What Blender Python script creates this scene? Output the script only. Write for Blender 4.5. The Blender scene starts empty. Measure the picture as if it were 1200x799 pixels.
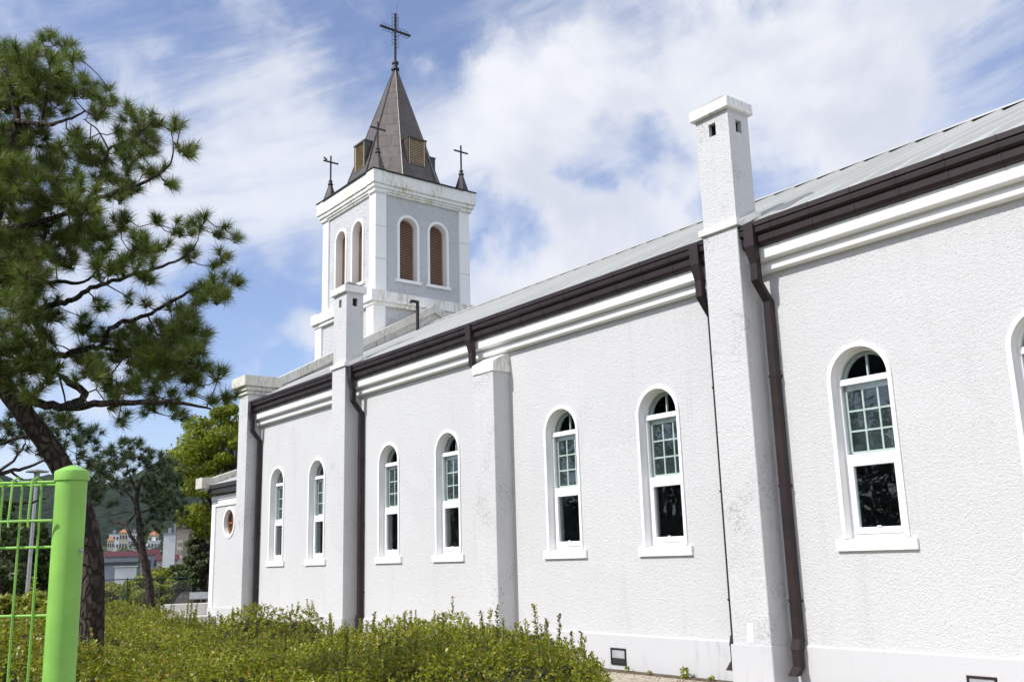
import bpy, bmesh, math, random
import numpy as np
from mathutils import Matrix, Vector
R = math.radians
rng = np.random.default_rng(7)
random.seed(7)
scene = bpy.context.scene
COL = scene.collection

# ------------------------------------------------------------------ camera
W0, H0 = 1200.0, 799.0
FPX, PITCH, ROLL, YAW = 1127.38, 0.222565, -0.027996, 0.907775
EYE = np.array([0.0, 0.0, 1.75])
def ray(px, py):
    x = (px - W0/2)/FPX; y = -(py - H0/2)/FPX
    cr, sr = math.cos(ROLL), math.sin(ROLL)
    x, y = cr*x - sr*y, sr*x + cr*y
    cp, sp = math.cos(PITCH), math.sin(PITCH)
    f, u = cp - sp*y, sp + cp*y
    c, s = math.cos(YAW), math.sin(YAW)
    return np.array([c*x - s*f, s*x + c*f, u])
def at(px, py, dist):                       # point at a horizontal distance from the eye
    d = ray(px, py); return EYE + d*dist/math.hypot(d[0], d[1])
def atz(px, py, z):
    d = ray(px, py); return EYE + d*(z - EYE[2])/d[2]
fwd = ray(W0/2, H0/2); fwd /= np.linalg.norm(fwd)
e = ray(W0/2 + 100, H0/2); rgt = e - fwd*np.dot(e, fwd); rgt /= np.linalg.norm(rgt)
up = np.cross(rgt, fwd)
cam = bpy.data.cameras.new('camera'); camo = bpy.data.objects.new('camera', cam); COL.objects.link(camo)
camo.matrix_world = Matrix(((rgt[0], up[0], -fwd[0], EYE[0]), (rgt[1], up[1], -fwd[1], EYE[1]),
                            (rgt[2], up[2], -fwd[2], EYE[2]), (0, 0, 0, 1)))
cam.sensor_width = 36; cam.sensor_fit = 'HORIZONTAL'; cam.lens = FPX/W0*36
cam.clip_start = 0.05; cam.clip_end = 20000
scene.camera = camo

# ------------------------------------------------------------------ light
SUN_DIR = Vector((-0.21, -1.0, 0.95)).normalized()      # towards the sun
SUN_EL = math.asin(SUN_DIR.z); SUN_AZ = math.atan2(SUN_DIR.x, SUN_DIR.y)
sun = bpy.data.lights.new('sun', 'SUN'); suno = bpy.data.objects.new('sun', sun); COL.objects.link(suno)
sun.energy = 4.15; sun.angle = R(0.53); sun.color = (1.0, 0.965, 0.91)
suno.rotation_euler = SUN_DIR.to_track_quat('Z', 'Y').to_euler()
suno.location = (0, -20, 30)

world = bpy.data.worlds.new('World'); scene.world = world; world.use_nodes = True
wt = world.node_tree; wt.nodes.clear()
def wn(t, **k):
    n = wt.nodes.new(t)
    for a, b in k.items(): setattr(n, a, b)
    return n
def wmath(op, a, b=None, c=None, clamp=False):
    n = wn('ShaderNodeMath', operation=op, use_clamp=clamp)
    for i, v in enumerate((a, b, c)):
        if v is None: continue
        if isinstance(v, (int, float)): n.inputs[i].default_value = v
        else: wt.links.new(v, n.inputs[i])
    return n.outputs[0]
def wsmooth(v, lo, hi):
    n = wn('ShaderNodeMapRange', interpolation_type='SMOOTHSTEP')
    wt.links.new(v, n.inputs['Value']); n.inputs['From Min'].default_value = lo; n.inputs['From Max'].default_value = hi
    return n.outputs[0]
tc = wn('ShaderNodeTexCoord'); DIRV = tc.outputs['Generated']
sky = wn('ShaderNodeTexSky', sky_type='NISHITA', sun_disc=False)
sky.sun_elevation = SUN_EL; sky.sun_rotation = SUN_AZ; sky.air_density = 1.0; sky.dust_density = 0.6; sky.ozone_density = 1.6
SKY_STRENGTH = 0.135
CLOUD = (6.5, 6.6, 6.85)
sep = wn('ShaderNodeSeparateXYZ'); wt.links.new(DIRV, sep.inputs[0])
# azimuth and elevation as a flat sheet for the streaky high cloud
AE = wn('ShaderNodeCombineXYZ')
wt.links.new(wmath('ARCTAN2', sep.outputs[0], sep.outputs[1]), AE.inputs[0]); wt.links.new(wmath('ARCSINE', sep.outputs[2]), AE.inputs[1])
AE = AE.outputs[0]
def wnoise(vec, scale, detail=8, rough=0.55, dist=0.0, rot=0.0, sc=(1, 1, 1), loc=(0, 0, 0)):
    if rot:
        m0 = wn('ShaderNodeMapping'); m0.inputs['Rotation'].default_value = (0, 0, rot); wt.links.new(vec, m0.inputs[0]); vec = m0.outputs[0]
    m = wn('ShaderNodeMapping'); m.inputs['Scale'].default_value = sc; m.inputs['Location'].default_value = loc
    wt.links.new(vec, m.inputs[0])
    n = wn('ShaderNodeTexNoise'); wt.links.new(m.outputs[0], n.inputs['Vector'])
    n.inputs['Scale'].default_value = scale; n.inputs['Detail'].default_value = detail; n.inputs['Roughness'].default_value = rough; n.inputs['Distortion'].default_value = dist
    return n.outputs['Fac']
def wvec(op, a, b):
    n = wn('ShaderNodeVectorMath', operation=op)
    for i, v in enumerate((a, b)):
        if isinstance(v, tuple): n.inputs[i].default_value = v
        else: wt.links.new(v, n.inputs[i])
    return n.outputs[0]
wz = wn('ShaderNodeTexNoise'); wt.links.new(DIRV, wz.inputs['Vector']); wz.inputs['Scale'].default_value = 7.0; wz.inputs['Detail'].default_value = 7; wz.inputs['Roughness'].default_value = 0.55
DIRW = wvec('NORMALIZE', wvec('ADD', DIRV, wvec('MULTIPLY', wvec('SUBTRACT', wz.outputs['Color'], (.5, .5, .5)), (.17, .17, .17))), (0, 0, 0))
def blob(px, py, rad, hard=0.0):
    d = ray(px, py); d = d/np.linalg.norm(d)
    dot = wn('ShaderNodeVectorMath', operation='DOT_PRODUCT'); wt.links.new(DIRW, dot.inputs[0]); dot.inputs[1].default_value = tuple(d)
    a = rad/FPX
    return wsmooth(dot.outputs['Value'], math.cos(a), math.cos(a*hard))
def wsum(lst):
    r = lst[0]
    for x in lst[1:]: r = wmath('ADD', r, x)
    return r
def blobs(L): return wsum([wmath('MULTIPLY', blob(*b[:3]), b[3]) for b in L])
# heaped cloud banks and the blue rents between them, as soft regions of sky
bank = blobs([(610, 150, 150, .36), (720, 70, 190, .34), (860, 60, 230, .28), (1020, 40, 250, .28), (1180, -10, 250, .24), (545, 150, 90, .22),
    (660, 305, 120, .52), (760, 285, 140, .46), (590, 350, 90, .36), (700, 240, 130, .26), (960, 170, 170, .26), (830, 140, 170, .20), (1080, 190, 150, .22),
    (120, 360, 130, .44), (350, 392, 44, .30), (302, 412, 34, .34), (985, 240, 90, .16)])
holes = blobs([(575, 275, 80, .30), (885, 200, 100, .48), (690, 175, 70, .42), (765, 183, 56, .5), (690, 178, 60, .3), (905, 245, 90, .40), (1165, 95, 110, .50), (1090, 175, 70, .3), (1050, 150, 60, .26), (480, 60, 130, .30), (610, 25, 90, .34), (590, 285, 70, .16), (240, 470, 130, .4)])
n1 = wnoise(DIRV, 6.5, 11, 0.58, 0.3)
n2 = wnoise(DIRV, 19.0, 8, 0.6, 0.25)
raw = wmath('ADD', wmath('MULTIPLY', wmath('SUBTRACT', n1, 0.5), 2.4), wmath('MULTIPLY', wmath('SUBTRACT', n2, 0.5), 0.5))
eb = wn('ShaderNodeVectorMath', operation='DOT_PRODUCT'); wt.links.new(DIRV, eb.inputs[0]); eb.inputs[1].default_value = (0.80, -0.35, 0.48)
east_fill = wmath('MULTIPLY', wsmooth(eb.outputs['Value'], 0.15, 0.6), 0.34)  # unseen cloud bank added in the east to light shaded pilaster sides
cumr = wmath('SUBTRACT', wmath('ADD', wmath('ADD', raw, bank), east_fill), holes)
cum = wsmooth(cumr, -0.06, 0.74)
# streaks
c1 = wnoise(AE, 2.6, 10, 0.60, 0.9, R(-16), (0.7, 3.0, 1), (3.1, 1.7, 0))
c2 = wnoise(AE, 8.0, 9, 0.64, 0.6, R(-20), (0.5, 3.2, 1), (0.4, 5.2, 0))
cirbank = blobs([(280, 215, 190, .12), (440, 225, 170, .14), (190, 150, 160, .05), (640, 20, 160, .04), (540, 210, 120, .10), (300, 110, 150, .05), (1120, 150, 160, .14), (930, 190, 130, .08), (60, 300, 160, .04)])
cirhole = blobs([(490, 80, 130, .16), (330, 350, 110, .18), (240, 480, 180, .3), (585, 285, 80, .12), (110, 10, 180, .08), (440, 330, 90, .1)])
cir = wmath('SUBTRACT', wmath('ADD', wmath('ADD', wmath('MULTIPLY', c1, 0.80), wmath('MULTIPLY', c2, 0.46)), cirbank), cirhole)
cir = wmath('MULTIPLY', wsmooth(cir, 0.50, 0.98), 0.80)
cov = wmath('SUBTRACT', 1.0, wmath('MULTIPLY', wmath('SUBTRACT', 1.0, cum), wmath('SUBTRACT', 1.0, cir)))
cov = wmath('MULTIPLY', cov, wsmooth(sep.outputs[2], -0.02, 0.10))
cov = wmath('ADD', wmath('MULTIPLY', cov, 0.88), 0.07)
# greyer thick parts of the heaps
shade = wsmooth(wmath('ADD', wnoise(DIRV, 4.6, 8, 0.55, 0.3, 0, (1, 1, 1), (5.3, 2.2, 1.4)), wmath('MULTIPLY', cumr, 0.12)), 0.42, 0.72)
cc = wn('ShaderNodeMix', data_type='RGBA'); cc.inputs[6].default_value = (CLOUD[0], CLOUD[1], CLOUD[2], 1)
cc.inputs[7].default_value = (CLOUD[0]*.72, CLOUD[1]*.74, CLOUD[2]*.82, 1)
wt.links.new(wmath('MULTIPLY', shade, cum), cc.inputs[0])
# added fill: cloud behind the camera brightened to lift the shaded pilaster sides
fill_dot = wn('ShaderNodeVectorMath', operation='DOT_PRODUCT'); wt.links.new(DIRV, fill_dot.inputs[0]); fill_dot.inputs[1].default_value = (0.52, -0.60, 0.60)
fill_glow = wmath('ADD', 1.0, wmath('MULTIPLY', wsmooth(fill_dot.outputs['Value'], 0.0, 0.95), 0.6))
ccs = wn('ShaderNodeVectorMath', operation='SCALE'); wt.links.new(cc.outputs[2], ccs.inputs[0]); wt.links.new(fill_glow, ccs.inputs['Scale'])
tint = wn('ShaderNodeMix', data_type='RGBA', blend_type='MULTIPLY'); tint.inputs[0].default_value = 1.0
wt.links.new(sky.outputs[0], tint.inputs[6]); tint.inputs[7].default_value = (1.02, 1.02, 1.20, 1)
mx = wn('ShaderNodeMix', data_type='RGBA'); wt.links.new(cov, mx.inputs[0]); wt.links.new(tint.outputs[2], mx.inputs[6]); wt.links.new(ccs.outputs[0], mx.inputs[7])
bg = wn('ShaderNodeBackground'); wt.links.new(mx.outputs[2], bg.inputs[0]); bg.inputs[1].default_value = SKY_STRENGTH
wo = wn('ShaderNodeOutputWorld'); wt.links.new(bg.outputs[0], wo.inputs[0])

scene.render.engine = 'CYCLES'
scene.view_settings.view_transform = 'Standard'; scene.view_settings.look = 'None'
scene.view_settings.exposure = 0.15; scene.view_settings.gamma = 1.0
scene.cycles.max_bounces = 8; scene.cycles.transparent_max_bounces = 16

# ------------------------------------------------------------------ materials
class NT:
    def __init__(s, name):
        s.m = bpy.data.materials.new(name); s.m.use_nodes = True; s.t = s.m.node_tree; s.t.nodes.clear()
        s.out = s.n('ShaderNodeOutputMaterial'); s.b = s.n('ShaderNodeBsdfPrincipled'); s.t.links.new(s.b.outputs[0], s.out.inputs[0])
        s.co = s.n('ShaderNodeTexCoord').outputs['Object']
    def n(s, t, **k):
        x = s.t.nodes.new(t)
        for a, b in k.items(): setattr(x, a, b)
        return x
    def l(s, a, b): s.t.links.new(a, b)
    def setv(s, sock, v):
        if isinstance(v, (int, float)): sock.default_value = v
        elif isinstance(v, tuple): sock.default_value = v if len(v) == 4 or sock.type == 'VECTOR' else (*v, 1)
        else: s.l(v, sock)
    def noise(s, scale, detail=6, rough=0.55, sc=(1, 1, 1), vec=None, dist=0.0, loc=(0, 0, 0)):
        m = s.n('ShaderNodeMapping'); m.inputs['Scale'].default_value = sc; m.inputs['Location'].default_value = loc; s.l(vec or s.co, m.inputs[0])
        x = s.n('ShaderNodeTexNoise'); s.l(m.outputs[0], x.inputs['Vector'])
        x.inputs['Scale'].default_value = scale; x.inputs['Detail'].default_value = detail; x.inputs['Roughness'].default_value = rough; x.inputs['Distortion'].default_value = dist
        return x.outputs['Fac']
    def ss(s, v, lo, hi, a=0.0, b=1.0):
        x = s.n('ShaderNodeMapRange', interpolation_type='SMOOTHSTEP'); s.l(v, x.inputs['Value'])
        x.inputs['From Min'].default_value = lo; x.inputs['From Max'].default_value = hi; x.inputs['To Min'].default_value = a; x.inputs['To Max'].default_value = b
        return x.outputs[0]
    def math(s, op, a, b=0.0):
        x = s.n('ShaderNodeMath', operation=op); s.setv(x.inputs[0], a); s.setv(x.inputs[1], b); return x.outputs[0]
    def mix(s, f, a, b, blend='MIX'):
        x = s.n('ShaderNodeMix', data_type='RGBA', blend_type=blend); s.setv(x.inputs[0], f); s.setv(x.inputs[6], a); s.setv(x.inputs[7], b); return x.outputs[2]
    def bump(s, h, dist, strength=1.0, chain=None):
        x = s.n('ShaderNodeBump'); x.inputs['Distance'].default_value = dist; x.inputs['Strength'].default_value = strength; s.l(h, x.inputs['Height'])
        if chain is not None: s.l(chain, x.inputs['Normal'])
        return x.outputs[0]
    def fin(s, col, rough=0.7, normal=None, metal=0.0, spec=0.5):
        s.setv(s.b.inputs['Base Color'], col); s.setv(s.b.inputs['Roughness'], rough); s.b.inputs['Metallic'].default_value = metal
        s.b.inputs['Specular IOR Level'].default_value = spec
        if normal is not None: s.l(normal, s.b.inputs['Normal'])
        return s.m

def m_stucco(name, base, grime, specks=0.0, bump=0.016, scale=34.0):
    t = NT(name)
    v = t.n('ShaderNodeTexVoronoi', feature='SMOOTH_F1'); t.l(t.co, v.inputs['Vector']); v.inputs['Scale'].default_value = scale; v.inputs['Smoothness'].default_value = 0.5
    g = t.noise(scale*1.1, 4, 0.7); g2 = t.noise(scale*0.38, 3, 0.6, loc=(3, 1, 7))
    h = t.math('ADD', t.math('ADD', t.math('MULTIPLY', g, 0.9), t.math('MULTIPLY', g2, 0.8)), t.math('MULTIPLY', t.math('SUBTRACT', 1.0, v.outputs['Distance']), 0.5))
    blot = t.ss(t.noise(0.55, 5, 0.6), 0.35, 0.75)
    run = t.ss(t.noise(1.6, 6, 0.65, (2.2, 2.2, 0.22)), 0.52, 0.78)
    c = t.mix(t.math('MULTIPLY', blot, 0.30), base, tuple(x*0.91 for x in base))
    c = t.mix(t.math('MULTIPLY', run, 0.30), c, grime)
    rain = t.math('MULTIPLY', t.ss(t.noise(3.2, 5, 0.65, (2.6, 2.6, 0.07), loc=(8, 2, 0)), 0.53, 0.72), t.ss(t.noise(0.7, 3, 0.6, loc=(2, 9, 4)), 0.40, 0.62))
    c = t.mix(t.math('MULTIPLY', rain, 0.17), c, tuple(x*0.9 for x in grime))
    patch = t.ss(t.noise(0.42, 2, 0.4, (1, 1, 1.4), loc=(6, 6, 6)), 0.575, 0.60)
    c = t.mix(t.math('MULTIPLY', patch, 0.35), c, tuple(min(1, x*1.06) for x in base))
    pit = t.ss(t.math('ADD', t.math('MULTIPLY', g, 0.6), t.math('MULTIPLY', t.noise(scale*0.55, 5, 0.75, loc=(5, 5, 1)), 0.4)), 0.44, 0.36)
    c = t.mix(t.math('MULTIPLY', pit, 0.8), c, tuple(x*0.52 for x in base))
    if specks:
        sp = t.math('MULTIPLY', t.ss(t.noise(1.2, 4, 0.6, loc=(1, 2, 3)), 0.52, 0.68), t.ss(t.noise(26, 6, 0.8, (1, 1, 0.75)), 0.50, 0.62))
        c = t.mix(t.math('MULTIPLY', sp, specks), c, (0.13, 0.13, 0.13))
    return t.fin(c, 0.9, t.bump(h, bump, 1.0), spec=0.15)
def m_paint(name, base, stain=(0.5, 0.46, 0.36), amt=0.3, black=0.0, yellow=0.0, rough=0.6, bump=0.002):
    t = NT(name)
    run = t.ss(t.noise(3.0, 6, 0.65, (2.5, 2.5, 0.35)), 0.50, 0.75)
    patch = t.ss(t.noise(0.8, 4, 0.6, loc=(4, 4, 0)), 0.42, 0.68)
    c = t.mix(t.math('MULTIPLY', run, t.math('MULTIPLY', patch, amt)), base, stain)
    if yellow:
        y = t.math('MULTIPLY', t.ss(t.noise(1.1, 5, 0.65, (1.6, 1.6, 0.8), loc=(9, 1, 2)), 0.46, 0.60), t.ss(t.noise(7, 5, 0.7, (1.8, 1.8, 0.35)), 0.42, 0.60))
        c = t.mix(t.math('MULTIPLY', y, yellow), c, (0.42, 0.36, 0.16))
    if black:
        k = t.math('MULTIPLY', t.ss(t.noise(1.4, 5, 0.65, (1.5, 1.5, 0.8), loc=(2, 7, 5)), 0.40, 0.62), t.ss(t.noise(11, 6, 0.75, (1.5, 1.5, 0.45)), 0.46, 0.68))
        c = t.mix(t.math('MULTIPLY', k, black), c, (0.09, 0.09, 0.075))
    return t.fin(c, rough, t.bump(t.noise(40, 4, 0.6), bump, 0.6), spec=0.3)
def m_plain(name, col, rough=0.5, metal=0.0, var=0.15, bump=0.0, scale=6.0, spec=0.5):
    t = NT(name)
    c = t.mix(t.ss(t.noise(scale, 5, 0.6), 0.3, 0.7), tuple(x*(1-var) for x in col), tuple(min(1, x*(1+var)) for x in col))
    nb = t.bump(t.noise(scale*6, 4, 0.6), bump, 0.8) if bump else None
    return t.fin(c, rough, nb, metal, spec)

M = {}
M['stucco'] = m_stucco('roughcast_wall', (0.598, 0.599, 0.604), (0.445, 0.445, 0.45), bump=0.011, scale=58)
M['stucco_pil'] = m_stucco('roughcast_pilaster', (0.60, 0.60, 0.604), (0.42, 0.42, 0.42), specks=0.6, bump=0.012, scale=48)
M['stucco_tower'] = m_stucco('roughcast_tower', (0.54, 0.548, 0.56), (0.37, 0.375, 0.385), specks=0.6, bump=0.03, scale=16)
M['smooth'] = m_paint('smooth_grey_paint', (0.53, 0.533, 0.545), (0.29, 0.29, 0.31), 1.0)
M['trim'] = m_paint('white_trim', (0.82, 0.82, 0.81), amt=0.3)
M['trim_old'] = m_paint('white_trim_weathered', (0.82, 0.82, 0.80), amt=0.6, yellow=0.6, black=0.25)
M['cap'] = m_paint('chimney_cap_paint', (0.76, 0.755, 0.73), (0.42, 0.40, 0.34), amt=0.5, black=0.6, yellow=0.08, rough=0.8, bump=0.004)
M['coping'] = m_paint('coping_weathered', (0.64, 0.62, 0.56), (0.30, 0.28, 0.22), amt=0.9, black=0.9, yellow=0.3, rough=0.85, bump=0.006)
M['cap_roof'] = m_plain('chimney_cap_mortar', (0.13, 0.115, 0.10), 0.9, bump=0.004, scale=14, var=0.4)
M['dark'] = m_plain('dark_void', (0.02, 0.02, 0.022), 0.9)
M['brown'] = m_plain('brown_metal', (0.024, 0.016, 0.016), 0.5, var=0.25, scale=3, spec=0.3)
M['pvc'] = m_plain('white_pvc', (0.84, 0.84, 0.84), 0.35, var=0.02)
M['inner'] = m_plain('old_sash_paint', (0.74, 0.77, 0.75), 0.5, var=0.05)
M['interior'] = m_plain('interior_plaster', (0.26, 0.28, 0.36), 0.9, var=0.5, scale=1.2)
M['curtain'] = m_plain('interior_curtain', (0.05, 0.07, 0.10), 0.9)
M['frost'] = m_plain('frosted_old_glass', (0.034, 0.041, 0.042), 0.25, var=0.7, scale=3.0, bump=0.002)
M['wood'] = m_plain('varnished_wood', (0.22, 0.085, 0.035), 0.5, var=0.2, scale=9)
M['louvre'] = m_plain('brown_louvre', (0.36, 0.225, 0.15), 0.6, var=0.12)
M['louvre_tan'] = m_plain('tan_louvre', (0.66, 0.52, 0.33), 0.6, var=0.12)
M['iron'] = m_plain('black_iron', (0.03, 0.03, 0.032), 0.55, var=0.3)
M['zinc'] = m_plain('grey_flashing', (0.34, 0.355, 0.37), 0.5, var=0.15)

def m_roof():
    t = NT('pale_roof_metal')
    c = t.mix(t.ss(t.noise(0.5, 5, 0.6, (1, .3, .3)), 0.3, 0.7), (0.38, 0.385, 0.365), (0.46, 0.465, 0.445))
    c = t.mix(t.math('MULTIPLY', t.ss(t.noise(5, 5, 0.7, (2.5, .2, .2)), 0.5, 0.75), 0.3), c, (0.40, 0.41, 0.39))
    return t.fin(c, 0.5, spec=0.4)
M['roof'] = m_roof()
def m_spire():
    t = NT('oxidised_copper_sheet')
    v = t.n('ShaderNodeUVMap'); v = v.outputs[0]
    br = t.n('ShaderNodeTexBrick'); t.l(v, br.inputs['Vector'])
    for k, x in (('Scale', 1.0), ('Mortar Size', 0.012), ('Mortar Smooth', 0.1), ('Brick Width', 0.62), ('Row Height', 0.52), ('Bias', 0.0)): br.inputs[k].default_value = x
    br.inputs['Color1'].default_value = (0.088, 0.074, 0.068, 1); br.inputs['Color2'].default_value = (0.125, 0.106, 0.097, 1); br.inputs['Mortar'].default_value = (0.05, 0.045, 0.045, 1)
    c = t.mix(t.ss(t.noise(2.2, 6, 0.65), 0.3, 0.75), br.outputs['Color'], (0.105, 0.09, 0.082))
    st = t.math('MULTIPLY', t.ss(t.noise(9, 6, 0.7, (2.2, 2.2, 0.25)), 0.56, 0.72), 0.65)
    c = t.mix(st, c, (0.27, 0.28, 0.265))
    rust = t.ss(t.noise(3, 5, 0.6, (2, 2, .5), loc=(3, 3, 3)), 0.62, 0.8)
    c = t.mix(t.math('MULTIPLY', rust, 0.5), c, (0.17, 0.09, 0.06))
    nb = t.bump(br.outputs['Fac'], 0.006, 0.8)
    return t.fin(c, t.ss(t.noise(5, 4), 0.3, 0.7, 0.35, 0.6), nb, 0.35)
M['spire'] = m_spire()
M['spire_plain'] = m_plain('oxidised_copper_trim', (0.075, 0.063, 0.058), 0.45, 0.3, var=0.3, scale=5)

def m_glass():
    t = NT('window_glass')
    g = t.n('ShaderNodeBsdfGlossy'); g.inputs['Roughness'].default_value = 0.015; g.inputs['Color'].default_value = (0.9, 0.95, 1.0, 1)
    t.l(t.bump(t.noise(1.5, 2), 0.02, 0.25), g.inputs['Normal'])
    tr = t.n('ShaderNodeBsdfTransparent'); tr.inputs['Color'].default_value = (0.88, 0.92, 0.91, 1)
    fr = t.n('ShaderNodeFresnel'); fr.inputs['IOR'].default_value = 1.7
    mx = t.n('ShaderNodeMixShader'); t.l(t.math('MULTIPLY', fr.outputs[0], t.math('SUBTRACT', 1.0, t.n('ShaderNodeNewGeometry').outputs['Backfacing'])), mx.inputs[0]); t.l(tr.outputs[0], mx.inputs[1]); t.l(g.outputs[0], mx.inputs[2])
    t.l(mx.outputs[0], t.out.inputs[0]); return t.m
M['glass'] = m_glass()

def m_leaf(name, a, b, c3=None, transl=0.35, rough=0.45, spec=0.5):
    t = NT(name)
    geo = t.n('ShaderNodeNewGeometry').outputs['Random Per Island']
    col = t.mix(geo, a, b)
    big = t.ss(t.noise(0.9, 4, 0.6), 0.35, 0.7)
    col = t.mix(t.math('MULTIPLY', big, 0.5), col, tuple(x*0.65 for x in a))
    if c3:
        col = t.mix(t.ss(t.math('FRACT', t.math('MULTIPLY', geo, 17.3)), 0.90, 0.94), col, c3)
    t.fin(col, rough, spec=spec)
    tl = t.n('ShaderNodeBsdfTranslucent'); t.l(col, tl.inputs[0])
    mx = t.n('ShaderNodeMixShader'); mx.inputs[0].default_value = transl
    t.l(t.b.outputs[0], mx.inputs[1]); t.l(tl.outputs[0], mx.inputs[2]); t.l(mx.outputs[0], t.out.inputs[0])
    return t.m
M['needle'] = m_leaf('pine_needles', (0.065, 0.112, 0.018), (0.25, 0.32, 0.05), (0.15, 0.095, 0.03), 0.3, 0.5)
M['needle_far'] = m_leaf('pine_needles_far', (0.034, 0.062, 0.022), (0.085, 0.118, 0.034), None, 0.25, 0.5)
M['hedge'] = m_leaf('azalea_leaves', (0.14, 0.185, 0.010), (0.47, 0.49, 0.032), (0.44, 0.26, 0.05), 0.4, 0.36, 0.45)
M['leaf'] = m_leaf('broad_leaves', (0.15, 0.20, 0.014), (0.36, 0.39, 0.028), None, 0.45, 0.5, 0.3)
M['leaf_dark'] = m_leaf('dark_leaves', (0.04, 0.065, 0.015), (0.10, 0.13, 0.025), None, 0.3, 0.45)
M['bushy'] = m_leaf('bush_leaves', (0.15, 0.185, 0.014), (0.38, 0.39, 0.032), None, 0.35, 0.45)
def m_bark(name, a, b, scale=9.0, bump=0.03):
    t = NT(name)
    v = t.n('ShaderNodeTexVoronoi', feature='DISTANCE_TO_EDGE'); m = t.n('ShaderNodeMapping'); m.inputs['Scale'].default_value = (1, 1, 0.42); t.l(t.co, m.inputs[0])
    nz = t.n('ShaderNodeTexNoise'); nz.inputs['Scale'].default_value = 6; t.l(m.outputs[0], nz.inputs['Vector'])
    ad = t.n('ShaderNodeMix', data_type='VECTOR'); ad.inputs[0].default_value = 0.18; t.l(m.outputs[0], ad.inputs[4]); t.l(nz.outputs['Color'], ad.inputs[5])
    t.l(ad.outputs[1], v.inputs['Vector']); v.inputs['Scale'].default_value = scale
    pl = t.ss(v.outputs['Distance'], 0.02, 0.22)
    c = t.mix(pl, tuple(x*0.55 for x in a), t.mix(t.ss(t.noise(4, 6, 0.7), 0.3, 0.7), a, b))
    h = t.math('ADD', pl, t.math('MULTIPLY', t.noise(30, 5, 0.7), 0.4))
    return t.fin(c, 0.9, t.bump(h, bump, 1.0), spec=0.2)
M['bark'] = m_bark('pine_bark', (0.052, 0.040, 0.033), (0.10, 0.08, 0.066), 20, .02)
M['bark_far'] = m_bark('thin_bark', (0.06, 0.047, 0.04), (0.12, 0.095, 0.08), 14, 0.01)
M['twig'] = m_plain('twig_bark', (0.10, 0.072, 0.05), 0.85, var=0.3)
M['green_paint'] = m_plain('lime_green_powder_coat', (0.25, 0.52, 0.09), 0.5, var=0.10, scale=9, spec=0.5)
M['granite'] = m_plain('pale_granite', (0.55, 0.53, 0.49), 0.7, var=0.12, scale=20, bump=0.002)
M['rock'] = m_plain('dark_rock', (0.05, 0.047, 0.042), 0.9, var=0.4, scale=5, bump=0.03)
M['steel'] = m_plain('galvanised_steel', (0.40, 0.41, 0.42), 0.45, 0.5, var=0.1)
M['darkgreen'] = m_plain('dark_green_paint', (0.02, 0.055, 0.04), 0.5)

def m_ground():
    t = NT('garden_soil_and_grass')
    f = t.ss(t.noise(0.35, 6, 0.65), 0.42, 0.62)
    c = t.mix(f, (0.045, 0.06, 0.018), (0.12, 0.095, 0.06))
    c = t.mix(t.ss(t.noise(12, 6, 0.7), 0.35, 0.7), c, (0.06, 0.075, 0.02))
    g = t.n('ShaderNodeNewGeometry'); s = t.n('ShaderNodeSeparateXYZ'); t.l(g.outputs['Position'], s.inputs[0])
    far = t.ss(t.noise(0.02, 6, 0.7), 0.35, 0.65)
    ln = t.n('ShaderNodeVectorMath', operation='LENGTH'); t.l(g.outputs['Position'], ln.inputs[0])
    c = t.mix(t.ss(ln.outputs['Value'], 60, 140), c, t.mix(far, (0.022, 0.042, 0.014), (0.05, 0.075, 0.022)))
    return t.fin(c, 0.95, t.bump(t.noise(9, 7, 0.7), 0.05, 0.8), spec=0.15)
M['ground'] = m_ground()
def m_hill():
    t = NT('forested_hillside')
    v = t.n('ShaderNodeTexVoronoi'); v.inputs['Scale'].default_value = 0.085; t.l(t.co, v.inputs['Vector'])
    c = t.mix(t.ss(t.noise(0.006, 6, 0.65), 0.35, 0.65), (0.020, 0.036, 0.018), (0.042, 0.062, 0.026))
    c = t.mix(t.ss(v.outputs['Distance'], 0.0, 0.8), c, (0.012, 0.022, 0.012))
    h = t.math('SUBTRACT', t.math('MULTIPLY', t.noise(0.05, 6, 0.7), 1.2), v.outputs['Distance'])
    return t.fin(c, 0.95, t.bump(h, 9.0, 1.0), spec=0.1)
M['hill'] = m_hill()
def m_path():
    t = NT('worn_concrete')
    c = t.mix(t.ss(t.noise(1.5, 6, 0.65), 0.3, 0.7), (0.36, 0.31, 0.24), (0.46, 0.41, 0.33))
    c = t.mix(t.math('MULTIPLY', t.ss(t.noise(14, 6, 0.75), 0.5, 0.7), 0.5), c, (0.2, 0.16, 0.11))
    return t.fin(c, 0.9, t.bump(t.noise(60, 5, 0.7), 0.004, 0.8), spec=0.2)
M['path'] = m_path()
M['soil'] = m_plain('bare_soil', (0.13, 0.095, 0.06), 0.95, var=0.5, scale=14, bump=0.03)

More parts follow.
